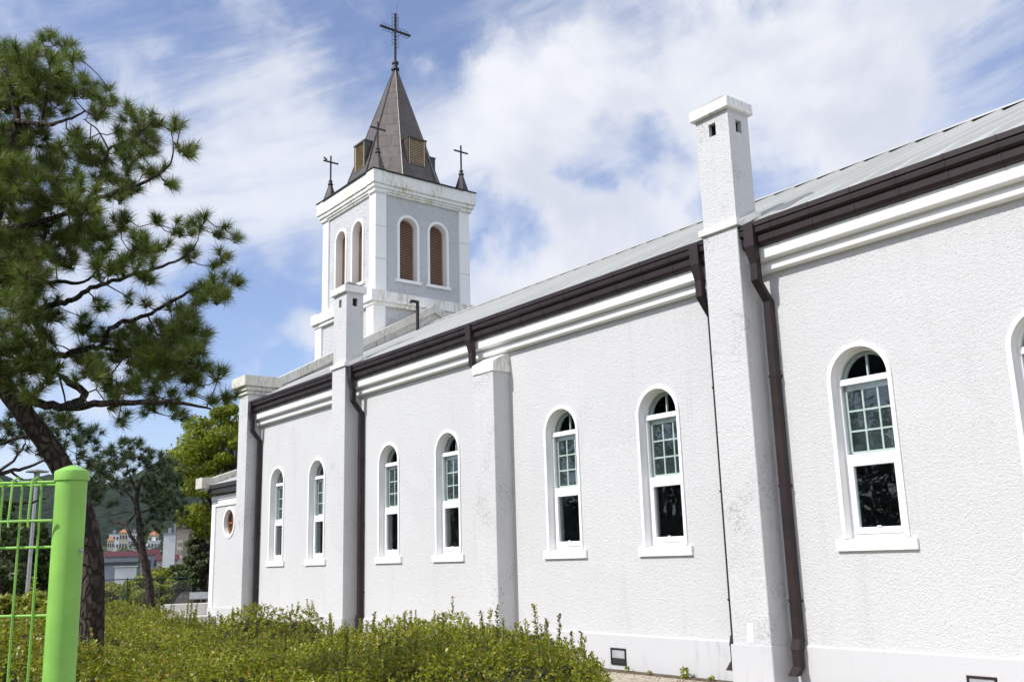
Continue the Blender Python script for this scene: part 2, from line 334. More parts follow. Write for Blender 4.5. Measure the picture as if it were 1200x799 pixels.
# ------------------------------------------------------------------ mesh helpers
OFF = {}
def link(o, parent=None):
    COL.objects.link(o)
    if parent is not None: o.parent = parent
    return o
class MB:
    def __init__(s): s.v = []; s.f = []; s.uv = {}
    def add(s, vs, fs):
        b = len(s.v); s.v += [tuple(map(float, p)) for p in vs]; s.f += [tuple(i + b for i in f) for f in fs]; return s
    def box(s, x0, x1, y0, y1, z0, z1):
        return s.add([(x0,y0,z0),(x1,y0,z0),(x1,y1,z0),(x0,y1,z0),(x0,y0,z1),(x1,y0,z1),(x1,y1,z1),(x0,y1,z1)],
                     [(3,2,1,0),(4,5,6,7),(0,1,5,4),(1,2,6,5),(2,3,7,6),(3,0,4,7)])
    def sweep(s, prof, a, b, axis='x'):        # closed (p,q) profile swept along an axis; x: (y,z)  y: (x,z)
        n = len(prof); mk = (lambda t, p: (t, p[0], p[1])) if axis == 'x' else (lambda t, p: (p[0], t, p[1]))
        vs = [mk(a, p) for p in prof] + [mk(b, p) for p in prof]
        fs = [(i, (i+1) % n, (i+1) % n + n, i + n) for i in range(n)] + [tuple(range(n-1, -1, -1)), tuple(range(n, 2*n))]
        return s.add(vs, fs)
    def tube(s, pts, rad, seg=6, cap=True):
        pts = [np.array(p, float) for p in pts]; n = len(pts)
        rad = [rad]*n if isinstance(rad, (int, float)) else list(rad)
        vs = []; fs = []; ref = np.array([0.3, 0.1, 0.95])
        for i in range(n):
            d = pts[min(i+1, n-1)] - pts[max(i-1, 0)]; d = d/(np.linalg.norm(d) + 1e-9)
            a = np.cross(d, ref if abs(np.dot(d, ref)) < 0.97 else np.array([1, 0, 0])); a /= np.linalg.norm(a); b = np.cross(d, a)
            for k in range(seg):
                th = 2*math.pi*k/seg; vs.append(pts[i] + rad[i]*(math.cos(th)*a + math.sin(th)*b))
        for i in range(n-1):
            for k in range(seg):
                fs.append((i*seg+k, i*seg+(k+1) % seg, (i+1)*seg+(k+1) % seg, (i+1)*seg+k))
        if cap: fs += [tuple(range(seg-1, -1, -1)), tuple((n-1)*seg+k for k in range(seg))]
        return s.add(vs, fs)
    def lathe(s, c, prof, seg=16, rot=0.0):
        vs = []; fs = []; n = len(prof)
        for r, z in prof:
            for k in range(seg):
                th = 2*math.pi*k/seg + rot; vs.append((c[0] + r*math.cos(th), c[1] + r*math.sin(th), c[2] + z))
        for i in range(n-1):
            for k in range(seg): fs.append((i*seg+k, i*seg+(k+1) % seg, (i+1)*seg+(k+1) % seg, (i+1)*seg+k))
        fs += [tuple(range(seg-1, -1, -1)), tuple((n-1)*seg+k for k in range(seg))]
        return s.add(vs, fs)
    def build(s, name, mat, parent=None, bevel=0.0, smooth=False, off=None):
        me = bpy.data.meshes.new(name)
        o = np.array(off if off is not None else (OFF.get(parent.name, (0, 0, 0)) if parent is not None else (0, 0, 0)), float)
        me.from_pydata([tuple(np.array(p) - o) for p in s.v], [], s.f)
        bm = bmesh.new(); bm.from_mesh(me)
        bmesh.ops.recalc_face_normals(bm, faces=bm.faces)
        if bevel:
            ed = [x for x in bm.edges if len(x.link_faces) == 2 and x.calc_face_angle(0) > 0.5]
            bmesh.ops.bevel(bm, geom=ed, offset=bevel, segments=2, affect='EDGES', clamp_overlap=True)
        bm.to_mesh(me); bm.free()
        for p in me.polygons: p.use_smooth = smooth
        if smooth: me.set_sharp_from_angle(angle=R(40))
        me.materials.append(mat)
        ob = link(bpy.data.objects.new(name, me), parent); OFF[ob.name] = tuple(o)
        return ob
def fast_mesh(name, verts, faces, mat, parent=None, off=None, smooth=False):     # numpy arrays, faces all the same size
    o = np.array(off if off is not None else (OFF.get(parent.name, (0, 0, 0)) if parent is not None else (0, 0, 0)), float)
    me = bpy.data.meshes.new(name); k = faces.shape[1]
    me.vertices.add(len(verts)); me.vertices.foreach_set('co', (verts - o).astype(np.float32).ravel())
    me.loops.add(faces.size); me.loops.foreach_set('vertex_index', faces.astype(np.int32).ravel())
    me.polygons.add(len(faces)); me.polygons.foreach_set('loop_start', np.arange(0, faces.size, k, dtype=np.int32))
    try: me.polygons.foreach_set('loop_total', np.full(len(faces), k, dtype=np.int32))
    except Exception: pass
    me.polygons.foreach_set('use_smooth', np.full(len(faces), smooth))
    me.update(calc_edges=True); me.validate()
    me.materials.append(mat)
    ob = link(bpy.data.objects.new(name, me), parent); OFF[ob.name] = tuple(o)
    return ob
def thing(name, label, cat, loc, group=None):
    o = bpy.data.objects.new(name, None); o.location = loc; o.empty_display_size = 0.2; COL.objects.link(o)
    o['label'] = label; o['category'] = cat
    if group: o['group'] = group
    OFF[o.name] = tuple(loc); return o
def tag(o, label, cat, group=None):
    o['label'] = label; o['category'] = cat
    if group: o['group'] = group
    return o
def struct(o): o['kind'] = 'structure'; return o
def arch_pts(cx, w, z0, zs, n=20):        # closed outline: jambs from z0, round head sprung at zs
    r = w/2
    return [(cx - r, z0), (cx + r, z0)] + [(cx + r*math.cos(math.pi*k/n), zs + r*math.sin(math.pi*k/n)) for k in range(n + 1)]
def slab(outer, holes, thick):            # 2-D outline with holes, filled and thickened; returns verts (u, v, w) w in -t/2..t/2
    cu = bpy.data.curves.new('tmp', 'CURVE'); cu.dimensions = '2D'; cu.fill_mode = 'BOTH'; cu.extrude = thick/2
    for poly in [outer] + holes:
        sp = cu.splines.new('POLY'); sp.points.add(len(poly) - 1); sp.use_cyclic_u = True
        for p, q in zip(sp.points, poly): p.co = (q[0], q[1], 0, 1)
    ob = bpy.data.objects.new('tmp', cu); COL.objects.link(ob)
    dg = bpy.context.evaluated_depsgraph_get(); dg.update()
    me = bpy.data.meshes.new_from_object(ob.evaluated_get(dg))
    vs = [tuple(v.co) for v in me.vertices]; fs = [tuple(p.vertices) for p in me.polygons]
    bpy.data.objects.remove(ob); bpy.data.curves.remove(cu); bpy.data.meshes.remove(me)
    return vs, fs
def ring(mb, outer, inner, mapf):         # flat band between two equal-length open outlines, w0..w1 thick
    n = len(outer); vs = []
    for w in (0, 1):
        vs += [mapf(p[0], p[1], w) for p in outer]; vs += [mapf(p[0], p[1], w) for p in inner]
    o0, i0, o1, i1 = 0, n, 2*n, 3*n; fs = []
    for k in range(n - 1):
        fs += [(o0+k, o0+k+1, i0+k+1, i0+k), (o1+k, i1+k, i1+k+1, o1+k+1), (o0+k, o1+k, o1+k+1, o0+k+1), (i0+k, i0+k+1, i1+k+1, i1+k)]
    fs += [(o0, i0, i1, o1), (o0+n-1, o1+n-1, i1+n-1, i0+n-1)]
    mb.add(vs, fs)
def arch_open(cx, w, z0, zs, n=24):       # open outline up one jamb, over, down the other
    r = w/2
    return [(cx - r, z0)] + [(cx - r*math.cos(math.pi*k/n), zs + r*math.sin(math.pi*k/n)) for k in range(n + 1)] + [(cx + r, z0)]

# ------------------------------------------------------------------ ground, path, hills
def hfun(x, y):
    r = np.hypot(x, y)
    s = lambda a, b: np.clip((r - a)/(b - a), 0, 1)**2*(3 - 2*np.clip((r - a)/(b - a), 0, 1))
    west = np.clip((-x - 0.15*np.abs(y))/30, 0, 1)
    return west*(-15*s(48, 120) + 4*s(200, 330) + 32*s(360, 900) + 30*s(900, 2500))
radii = np.concatenate([[0.0], np.geomspace(1.0, 5000, 110)])
nA = 120; ang = np.linspace(0, 2*math.pi, nA, endpoint=False)
gv = [(0, 0, 0)]
for r_ in radii[1:]:
    for a_ in ang: gv.append((r_*math.cos(a_), r_*math.sin(a_), 0))
gv = np.array(gv); gv[:, 2] = hfun(gv[:, 0], gv[:, 1])
g = MB(); g.v = [tuple(p) for p in gv]
for k in range(nA): g.f.append((0, 1+k, 1+(k+1) % nA))
for i in range(len(radii) - 2):
    for k in range(nA): g.f.append((1+i*nA+k, 1+(i+1)*nA+k, 1+(i+1)*nA+(k+1) % nA, 1+i*nA+(k+1) % nA))
struct(g.build('ground', M['ground'], smooth=True))
p_ = MB(); p_.add([(-34, 8.9, .004), (12, 8.9, .004), (12, 10.80, .004), (-34, 10.80, .004)], [(0, 1, 2, 3)])
p_.add([(-9.6, 8.9, .004), (-5.0, 4.9, .004), (12, -2, .004), (12, 8.9, .004)], [(0, 1, 2, 3)])
struct(p_.build('path', M['path']))
so = MB(); so.box(-25.6, 12, 10.78, 10.99, -.05, .018); struct(so.build('soil_strip', M['soil']))

def ridge_hill(name, prof, d0, d1, seed):
    rs = np.random.default_rng(seed)
    pxs = np.linspace(prof[0][0], prof[-1][0], 150); ys = np.interp(pxs, [p[0] for p in prof], [p[1] for p in prof])
    vs = []; fs = []; nr = 34
    ph = rs.uniform(0, 6, 6)
    for j in range(nr):
        t = j/(nr - 1)
        for px, y in zip(pxs, ys):
            dd = d0 + (d1 - d0)*t
            top = at(px, y, d1*0.82)
            q = at(px, 600, dd)
            prof_t = math.sin(min(t/0.82, 1)*math.pi/2)**1.25 if t <= 0.82 else math.cos((t - .82)/.18*math.pi/2*0.6)
            n = (math.sin(px*.055 + ph[0] + t*5) + .6*math.sin(px*.12 + ph[1] - t*9) + .4*math.sin(t*6 + ph[2] + px*.09))*0.04*(1 - abs(t - .82))*(t > 0.05)*(1 if t < .8 else 0.1)
            base = hfun(q[0], q[1]) - 4
            vs.append((q[0], q[1], base + (top[2] - base)*max(0, prof_t + n)))
    n = len(pxs)
    for j in range(nr-1):
        for k in range(n-1): fs.append((j*n+k, j*n+k+1, (j+1)*n+k+1, (j+1)*n+k))
    m = MB(); m.add(vs, fs); return struct(m.build(name, M['hill'], smooth=True))
ridge_hill('hill', [(-420, 560), (-200, 545), (0, 552), (60, 556), (120, 560), (160, 550), (195, 528), (222, 515), (245, 508), (300, 498), (420, 496), (600, 540), (900, 600), (1300, 640)], 850, 1900, 3)

# ------------------------------------------------------------------ church
YW = 11.0; XE = 9.0; XW = -26.1
church = thing('church', 'white roughcast church with tall bell tower, pale metal roof and round headed windows', 'church', (-14.0, 14.0, 0))
WIN_X = [-24.53, -22.18, -18.66, -16.33, -12.76, -10.43, -6.87, -4.52, -0.95, 1.40, 4.95]
PIL = [(-14.82, -14.19), (-2.95, -2.32), ]
CHIM = [(-20.66, -20.00), (-8.92, -8.29), (2.95, 3.6)]
Z_SILL, W_OP, Z_SPR = 1.885, 0.82, 3.90
holes = [arch_pts(x, W_OP, Z_SILL - 0.05, Z_SPR) for x in WIN_X]
vs, fs = slab([(XW, 0), (XE, 0), (XE, 6.12), (XW, 6.12)], holes, 0.34)
w = MB(); w.add([(u, YW + 0.17 + q, v) for u, v, q in vs], fs)
w.build('wall', M['stucco'], church)
# the other walls, floor and loft of the nave: they close the dark interior
bw = MB(); bw.box(XW + .02, XE, 22.7, 23.0, 0, 6.12); bw.box(XW + .02, XW + .32, YW + .35, 22.69, 0, 6.1); bw.box(XE - .3, XE - .01, YW + .35, 22.69, 0, 6.1)
bw.add([(XE - .02, 11.2, 6.05), (XE - .02, 22.8, 6.05), (XE - .02, 17, 9.2)], [(0, 1, 2)])
bw.build('rear_wall', M['stucco'], church)
it = MB(); it.box(XW + .33, XE - .31, YW + .36, 22.68, 6.0, 6.05); it.box(XW + .33, XE - .31, YW + .36, 22.68, .3, .35)
it.box(XW + .33, XE - .31, YW + 4.2, YW + 4.3, .36, 5.99)
it.build('interior_shell', M['interior'], church)
pl = MB()
edges = [XW + .35] + [e_ for a, b in sorted(PIL + CHIM) for e_ in (a + .01, b - .01)] + [XE]
for a, b in zip(edges[::2], edges[1::2]):
    pl.sweep([(YW - .035, 0), (YW - .035, .535), (YW - .02, .55), (YW + .01, .56), (YW + .01, 0)], a, b)
pl.build('plinth', M['smooth'], church)
# cornice: two stepped white bands
co = MB()
co.sweep([(10.90, 5.60), (10.875, 5.615), (10.875, 5.70), (10.905, 5.71), (10.905, 5.75), (10.80, 5.755), (10.77, 5.768), (10.765, 6.06), (10.99, 6.07), (11.01, 5.60)], XW + .38, XE)
co.build('cornice', M['trim'], church, bevel=0.004)
# gutter with stepped face and jointed lengths
gut = MB()
GP = [(10.622, 6.285), (10.622, 6.215), (10.645, 6.205), (10.632, 6.18), (10.637, 6.125), (10.675, 6.10), (10.695, 6.09), (10.678, 6.065), (10.682, 5.99), (10.71, 5.945), (10.76, 5.93), (10.93, 5.975), (10.93, 6.1), (10.74, 6.16), (10.70, 6.20), (10.655, 6.275)]
gut.sweep(GP, XW + .36, XE)
gj = gut; x = XW + .7
while x < XE:
    gj.sweep([(a - (0.006 if a < 10.75 else 0), b + (-.004 if b < 6.0 else .002)) for a, b in GP], x, x + 0.022); x += 0.63
gut.build('gutter', M['brown'], church)
# roof
RY, RZ, EY, EZ = 17.0, 9.39, 10.66, 6.262
SL = (RZ - EZ)/(RY - EY)
rf = MB()
rf.sweep([(EY, EZ), (RY, RZ), (2*RY - EY, EZ), (2*RY - EY, EZ - .05), (RY, RZ - .06), (EY, EZ - .04)], XW + .1, XE)
x = XW + .3
nrm = np.array([-SL, 1.0])/math.hypot(SL, 1)
while x < XE:
    for y0, z0, y1, z1, sg in ((EY + .03, EZ + .03*SL, RY, RZ, 1), (2*RY - EY, EZ, RY, RZ, -1)):
        b = []; rows_ = ((y0, z0, .004), (y0 + .75*sg, z0 + .75*SL, .06), (y1, z1, .06))
        for yy, zz, h in rows_:
            oy, oz = -SL*sg*h/math.hypot(SL, 1), h/math.hypot(SL, 1)
            b += [(x - .085, yy, zz - .004), (x - .035, yy + oy, zz + oz), (x + .035, yy + oy, zz + oz), (x + .085, yy, zz - .004)]
        rf.add(b, [(k_ + q_, k_ + q_ + 1, k_ + q_ + 5, k_ + q_ + 4) for k_ in (0, 4) for q_ in (0, 1, 2)])
    x += 0.55
roof = rf.build('roof', M['roof'], church)
cap = MB(); h = .075
cap.sweep([(RY - .30, RZ - .30*SL + h), (RY, RZ + h + .01), (RY + .30, RZ - .30*SL + h), (RY + .30, RZ - .30*SL + h + .012), (RY, RZ + h + .024), (RY - .30, RZ - .30*SL + h + .012)], XW + .25, XE)
x = XW + .3
while x < XE:
    cap.box(x - .035, x + .035, RY - .295, RY - .1, RZ - .29*SL, RZ - .20*SL + .03); x += .55
cap.build('ridge_cap', M['roof'], roof)
gp = MB(); gp.sweep([(RY - .24, RZ - .24*SL - .01), (RY - .24, RZ - .24*SL + .05), (RY, RZ + .05), (RY, RZ - .01)], XW + .28, XE); gp.build('ridge_gap', M['dark'], roof)

# pilasters
def pilaster_plain(a, b):
    m = MB(); m.box(a, b, 10.61, YW + .02, 0.5, 5.22); o = m.build('pilaster', M['stucco_pil'], church, bevel=0.006)
    m = MB(); m.box(a - .025, b + .025, 10.58, YW + .01, 0, .555); m.build('pilaster_base', M['smooth'], o, bevel=0.008)
    m = MB(); m.sweep([(10.588, 5.20), (10.588, 5.38), (10.61, 5.40), (10.88, 5.55), (YW + .02, 5.56), (YW + .02, 5.20)], a - .028, b + .028); m.build('pilaster_cap', M['trim_old'], o, bevel=0.006)
def pilaster_chimney(a, b):
    YB = 11.08
    m = MB(); m.box(a, b, 10.60, YW + .02, 0.5, 6.30); o = m.build('chimney_pilaster', M['stucco_pil'], church, bevel=0.006)
    m = MB(); m.box(a - .025, b + .025, 10.57, YW + .01, 0, .555); m.build('pilaster_base', M['smooth'], o, bevel=0.008)
    # flue above the belt, with two square draught holes on each visible side
    hole = lambda c: [[(c + dx*s, z) for dx, z in ((-.065, 7.80), (.065, 7.80), (.065, 8.0), (-.065, 8.0))] for s in (1,)]
    fl = MB(); c = (a + b)/2; fa, fb = a + .01, b - .01
    for y0, y1, s in ((10.62, 10.69, -1), (YB - .07, YB, 1)):
        vs, fs = slab([(fa, 6.25), (fb, 6.25), (fb, 8.15), (fa, 8.15)], hole(c), .07)
        fl.add([(u, (y0 + y1)/2 + q, v) for u, v, q in vs], fs)
    cy = (10.62 + YB)/2
    for x0 in (fa, fb - .07):
        vs, fs = slab([(10.69, 6.25), (YB - .07, 6.25), (YB - .07, 8.15), (10.69, 8.15)], hole(cy), .07)
        fl.add([(x0 + .035 + q, u, v) for u, v, q in vs], fs)
    fl.build('flue', M['stucco_pil'], o)
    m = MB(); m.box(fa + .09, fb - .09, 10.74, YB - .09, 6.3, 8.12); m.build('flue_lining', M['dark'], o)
    m = MB(); m.box(a - .045, b + .045, 10.555, 10.66, 6.30, 6.40)
    # belt returns that climb with the roof
    for x0, x1 in ((a - .045, a + .0), (b + .0, b + .045)):
        m.sweep([(10.66, 6.30), (10.66, 6.40), (YB - .05, 6.40 + .20), (YB + .05, 6.40 + .20), (YB + .05, 6.50), (YB - .03, 6.50)], x0, x1)
    m.build('belt_course', M['cap'], o, bevel=0.006)
    m = MB(); m.box(a - .05, b + .05, 10.545, YB + .06, 8.13, 8.30); o2 = m.build('chimney_cap', M['cap'], o, bevel=0.008)
    m = MB(); m.add([(a - .04, 10.555, 8.301), (b + .04, 10.555, 8.301), (b + .04, YB + .05, 8.301), (a - .04, YB + .05, 8.301), ((a + b)/2, cy, 8.50)], [(0, 1, 4), (1, 2, 4), (2, 3, 4), (3, 0, 4), (3, 2, 1, 0)])
    m.build('cap_weathering', M['cap_roof'], o)
for a, b in PIL: pilaster_plain(a, b)
for a, b in CHIM: pilaster_chimney(a, b)
# corner pilaster with moulded cap
m = MB(); m.box(-26.38, -25.76, 10.60, 11.3, .5, 6.52); cp = m.build('corner_pilaster', M['stucco_pil'], church, bevel=0.006)
m = MB(); m.box(-26.41, -25.73, 10.57, 11.2, 0, .555); m.build('pilaster_base', M['smooth'], cp, bevel=0.008)
m = MB(); m.box(-26.43, -25.71, 10.55, 11.35, 6.50, 6.60); m.box(-26.48, -25.66, 10.50, 11.40, 6.60, 6.72); m.box(-26.56, -25.58, 10.42, 11.55, 6.72, 7.02)
m.build('pilaster_cap', M['coping'], cp, bevel=0.012)
# west gable parapet and its flashing
PS = 0.545
pp = MB(); cop = MB()
def gable(mb, x0, x1, yA, zlo, zhi, yR=17.0, s=PS):
    prof = [(yA, zlo), (yA, zhi), (yR, zhi + (yR - yA)*s), (2*yR - yA, zhi), (2*yR - yA, zlo), (yR, zlo + (yR - yA)*s)]
    mb.sweep(prof, x0, x1)
gable(pp, -26.30, -25.92, 11.30, 5.9, 6.72)
gable(cop, -26.38, -25.84, 11.42, 6.72, 7.00)
pa = pp.build('parapet', M['coping'], church); cop.build('parapet_coping', M['coping'], pa, bevel=0.01)
fl = MB(); gable(fl, -25.915, -25.80, 10.9, EZ + .08, EZ + .20, s=SL); fl.build('parapet_flashing', M['zinc'], pa)
gw = MB(); gw.add([(-26.1, 11.2, 6.1), (-26.1, 22.8, 6.1), (-26.1, 17, 9.2)], [(0, 1, 2)]); gw.build('gable_wall', M['stucco'], church)

# windows: built once, then copied
def make_window(xc):
    y = YW; r = W_OP/2; z0 = Z_SILL; yf = y + .125
    o0 = np.array((xc, y, z0))
    def P(mb, n, mat, par, **k): return mb.build(n, mat, par, off=tuple(o0), **k)
    def bar(mb, x0, x1, za, zb, ya, yb): mb.box(xc + x0, xc + x1, ya, yb, z0 + za, z0 + zb)
    S = Z_SPR - z0
    f = MB(); fw = .045
    mp = lambda u, v, w: (u, yf + (0.0 if w == 0 else .07), v)
    ring(f, arch_open(xc, 2*r - .012, z0, Z_SPR), arch_open(xc, 2*r - 2*fw, z0, Z_SPR), mp)
    bar(f, -r + .008, r - .008, .001, .05, yf + .001, yf + .069)
    bar(f, -r + .01, r - .01, S - .05, S + .03, yf - .004, yf + .066)
    bar(f, -r + .01, r - .01, .99, 1.06, yf + .002, yf + .066)
    win = P(f, 'window', M['pvc'], None, bevel=0.004)
    win.parent = church; win.location = Vector(o0) - church.location
    # hopper sash
    s = MB(); a, b = -r + fw + .002, r - fw - .002
    for q in ((a, a + .075, .052, .988), (b - .075, b, .052, .988)): bar(s, *q, yf - .018, yf + .05)
    for q in ((a + .075, b - .075, .052, .135), (a + .075, b - .075, .905, .988)): bar(s, *q, yf - .018, yf + .05)
    bar(s, -.03, .03, .128, .15, yf - .035, yf - .017)
    P(s, 'sash', M['pvc'], win, bevel=0.005)
    g1 = MB(); bar(g1, a + .07, b - .07, .13, .91, yf + .02, yf + .026); P(g1, 'lower_pane', M['glass'], win)
    g2 = MB(); bar(g2, a - .01, b + .01, 1.055, S - .045, yf + .036, yf + .042); P(g2, 'upper_pane', M['glass'], win)
    ap = arch_pts(xc, 2*r - 2*fw + .02, Z_SPR + .025, Z_SPR)[2:]
    vs, fs = slab([(xc - r + fw - .01, Z_SPR + .025), (xc + r - fw + .01, Z_SPR + .025)] + [p for p in ap if p[1] > Z_SPR + .03], [], .006)
    g3 = MB(); g3.add([(u, yf + .04 + q, v) for u, v, q in vs], fs); P(g3, 'fanlight_pane', M['glass'], win)
    # old inner sash with its glazing bars, behind the new glass
    i = MB(); yi = yf + .085; a2, b2 = -r + .03, r - .03
    for q in ((a2, a2 + .05, 1.0, S), (b2 - .05, b2, 1.0, S), (a2, b2, 1.06, 1.10), (a2, b2, S - .12, S - .02), (a2, b2, .93, .99)): bar(i, *q, yi, yi + .04)
    for k in (1, 2):
        xx = a2 + .05 + (b2 - a2 - .1)*k/3; bar(i, xx - .012, xx + .012, 1.10, S - .12, yi + .004, yi + .036)
        zz = 1.10 + (S - .22)*0 + (S - 1.22)*k/3; bar(i, a2 + .05, b2 - .05, zz - .012, zz + .012, yi + .006, yi + .034)
    bar(i, a2 + .05, b2 - .05, S - .30, S - .255, yi + .045, yi + .06)
    bar(i, -.012, .012, S, S + r - .06, yi + .004, yi + .036)
    ring(i, arch_open(xc, 2*r - .05, Z_SPR - .02, Z_SPR), arch_open(xc, 2*r - .17, Z_SPR - .02, Z_SPR), lambda u, v, w: (u, yi + (0 if w == 0 else .04), v))
    P(i, 'inner_glazing_bars', M['inner'], win)
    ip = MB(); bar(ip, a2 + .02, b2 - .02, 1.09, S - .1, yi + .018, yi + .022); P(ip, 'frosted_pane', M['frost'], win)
    su = MB()
    ring(su, arch_open(xc, 2*r + .10, z0 - .001, Z_SPR), arch_open(xc, 2*r - .008, z0 - .001, Z_SPR), lambda u, v, w: (u, y - .022 if w == 0 else y + .03, v))
    ring(su, arch_open(xc, 2*r + .002, z0 - .001, Z_SPR), arch_open(xc, 2*r - .012, z0 - .001, Z_SPR), lambda u, v, w: (u, y - .018 if w == 0 else y + .2, v))
    P(su, 'surround', M['trim'], win)
    si = MB(); si.sweep([(y - .045, z0 - .155), (y - .045, z0 - .014), (y + .15, z0 + .004), (y + .15, z0 - .155)], xc - r - .145, xc + r + .145); P(si, 'sill', M['trim'], win, bevel=0.006)
    return win
proto = make_window(WIN_X[0])
for xw in WIN_X[1:]:
    c = proto.copy(); COL.objects.link(c); c.parent = church; c.location = Vector((xw, YW, Z_SILL)) - church.location
    for ch in proto.children:
        d = ch.copy(); COL.objects.link(d); d.parent = c

# downpipes
def downpipe(x, ztop, zbot, kick=True, xend=None, end='wall', hopper=0.0):
    m = MB(); hx, hy = .062, .05
    def seg(p, q, sx=hx, sy=hy, sx2=None, sy2=None):
        sx2 = sx2 or sx; sy2 = sy2 or sy; vs = []
        for c, a, b in ((p, sx, sy), (q, sx2, sy2)): vs += [(c[0]-a, c[1]-b, c[2]), (c[0]+a, c[1]-b, c[2]), (c[0]+a, c[1]+b, c[2]), (c[0]-a, c[1]+b, c[2])]
        m.add(vs, [(0,1,5,4),(1,2,6,5),(2,3,7,6),(3,0,4,7),(3,2,1,0),(4,5,6,7)])
    x2 = xend if xend is not None else x
    seg((x, 10.645, 6.25), (x, 10.645, 5.93), .085, .05); seg((x, 10.645, 5.93), (x, 10.70, 5.70), .085, .05, hx, hy)
    seg((x, 10.70, 5.70), (x, 10.70, 5.45))
    yb = YW - .075
    if end == 'wall':
        seg((x, 10.70, 5.45), (x2, yb, 5.18)); seg((x2, yb, 5.18), (x2, yb, .62))
        seg((x2, yb, .64), (x2, yb - .04, .50), hx + .008, hy + .008); seg((x2, yb - .04, .50), (x2, yb - .04, .30)); seg((x2, yb - .04, .30), (x2 , yb - .15, .19), hx + .006, hy + .006)
        for z in (1.1, 2.6, 4.1): m.box(x2 - hx - .012, x2 + hx + .012, yb - hy - .006, YW - .001, z, z + .03)
    else:
        seg((x, 10.70, 5.45), (x + .12, 10.70, 5.36))
    return m.build('downpipe', M['brown'], church, bevel=0.004)
downpipe(-8.10, 0, 0); downpipe(-9.12, 0, 0); downpipe(-14.98, 0, 0, end='cap'); downpipe(-19.80, 0, 0); downpipe(-25.62, 0, 0); downpipe(3.8, 0, 0)
# standing vent pipe on the roof by the gable
m = MB(); q = (-25.2, 15.9)
zq = EZ + (q[1] - EY)*SL
m.tube([(q[0], q[1], zq - .05), (q[0], q[1], zq + 1.0)], .055, 10); m.tube([(q[0] - .02, q[1], zq + .98), (q[0] - .02, q[1] - .22, zq + .98), (q[0] - .02, q[1] - .25, zq + .92)], .05, 8)
m.build('vent_pipe', M['brown'], church, smooth=False)
# airbricks in the plinth
for xv in (-11.54, -5.74, -17.4, 0.2):
    m = MB(); z0, z1 = .09, .34
    m.box(xv-.17, xv+.17, YW-.052, YW-.03, z1-.025, z1); m.box(xv-.17, xv+.17, YW-.052, YW-.03, z0, z0+.02); m.box(xv-.17, xv-.145, YW-.051, YW-.03, z0, z1); m.box(xv+.145, xv+.17, YW-.051, YW-.03, z0, z1)
    v = m.build('vent', M['brown'], church)
    m = MB(); m.box(xv-.144, xv+.144, YW-.042, YW-.036, z0+.1, z1-.03); m.build('vent_shutter', M['zinc'], v)
    m = MB(); m.box(xv-.144, xv+.144, YW-.040, YW-.0355, z0+.02, z0+.1); m.build('vent_opening', M['dark'], v)
m = MB(); m.box(-8.66, -8.56, 10.592, 10.603, .58, .83); m.build('cable_cover', M['trim_old'], church)

# narthex with round window
NX0, NX1, NY = -30.25, -26.4, 11.42
rc = (-28.88, 3.07); circ = lambda r, n=40: [(rc[0] + r*math.cos(2*math.pi*k/n), rc[1] + r*math.sin(2*math.pi*k/n)) for k in range(n)]
vs, fs = slab([(NX0 + .02, 0), (NX1 + .2, 0), (NX1 + .2, 4.0), (NX0 + .02, 4.0)], [circ(.40)], .3)
nm = MB(); nm.add([(u, NY + .15 + q, v) for u, v, q in vs], fs); nm.box(NX0 + .02, NX0 + .32, NY + .31, 22.5, 0, 4.4); nm.box(NX0 + .33, NX1 + .1, 22.2, 22.5, 0, 4.0)
nar = nm.build('narthex', M['stucco'], church)
m = MB(); m.box(NX0 - .02, NX0 + .28, NY - .04, NY + .1, .5, 3.62); m.box(NX0 - .02, NX1, NY - .042, NY + .1, 3.60, 3.78); m.box(NX0 - .02, NX1, NY - .06, NY + .1, 3.80, 3.93); m.build('narthex_trim', M['trim'], nar, bevel=0.006)
m = MB(); m.box(NX0 - .05, NX1, NY - .055, NY + .1, 0, .56); m.build('narthex_plinth', M['smooth'], nar, bevel=0.008)
m = MB(); m.sweep([(NY - .30, 4.26), (NY - .30, 4.14), (NY - .25, 4.12), (NY - .25, 4.0), (NY - .18, 3.97), (NY + .02, 3.99), (NY + .02, 4.26)], NX0 + .1, NX1 - .05); m.build('narthex_gutter', M['iron'], nar)
m = MB(); m.sweep([(NY - .28, 4.27), (17.0, 6.30), (22.8, 4.27), (22.8, 4.22), (17, 6.24), (NY - .28, 4.22)], NX0 + .2, NX1 + .1)
m.build('narthex_roof', M['roof'], nar)
m = MB(); gable(m, NX0 - .1, NX0 + .35, NY - .42, 4.08, 4.42, 17.0, .36); m.box(NX0 - .15, NX0 + .40, NY - .55, NY + .05, 4.16, 4.50); m.build('narthex_coping', M['coping'], nar, bevel=0.01)
def disc_ring(mb, r0, r1, y0, y1, n=48):
    vs = []; fs = []
    for k in range(n):
        c, s = math.cos(2*math.pi*k/n), math.sin(2*math.pi*k/n)
        vs += [(rc[0]+r1*c, y0, rc[1]+r1*s), (rc[0]+r0*c, y0, rc[1]+r0*s), (rc[0]+r0*c, y1, rc[1]+r0*s), (rc[0]+r1*c, y1, rc[1]+r1*s)]
    for k in range(n):
        a = 4*k; b = 4*((k+1) % n); fs += [(a, b, b+1, a+1), (a+1, b+1, b+2, a+2), (a+2, b+2, b+3, a+3), (a+3, b+3, b, a)]
    mb.add(vs, fs)
m = MB(); disc_ring(m, .395, .47, NY - .025, NY + .2); rs_ = m.build('round_window_surround', M['trim'], nar)
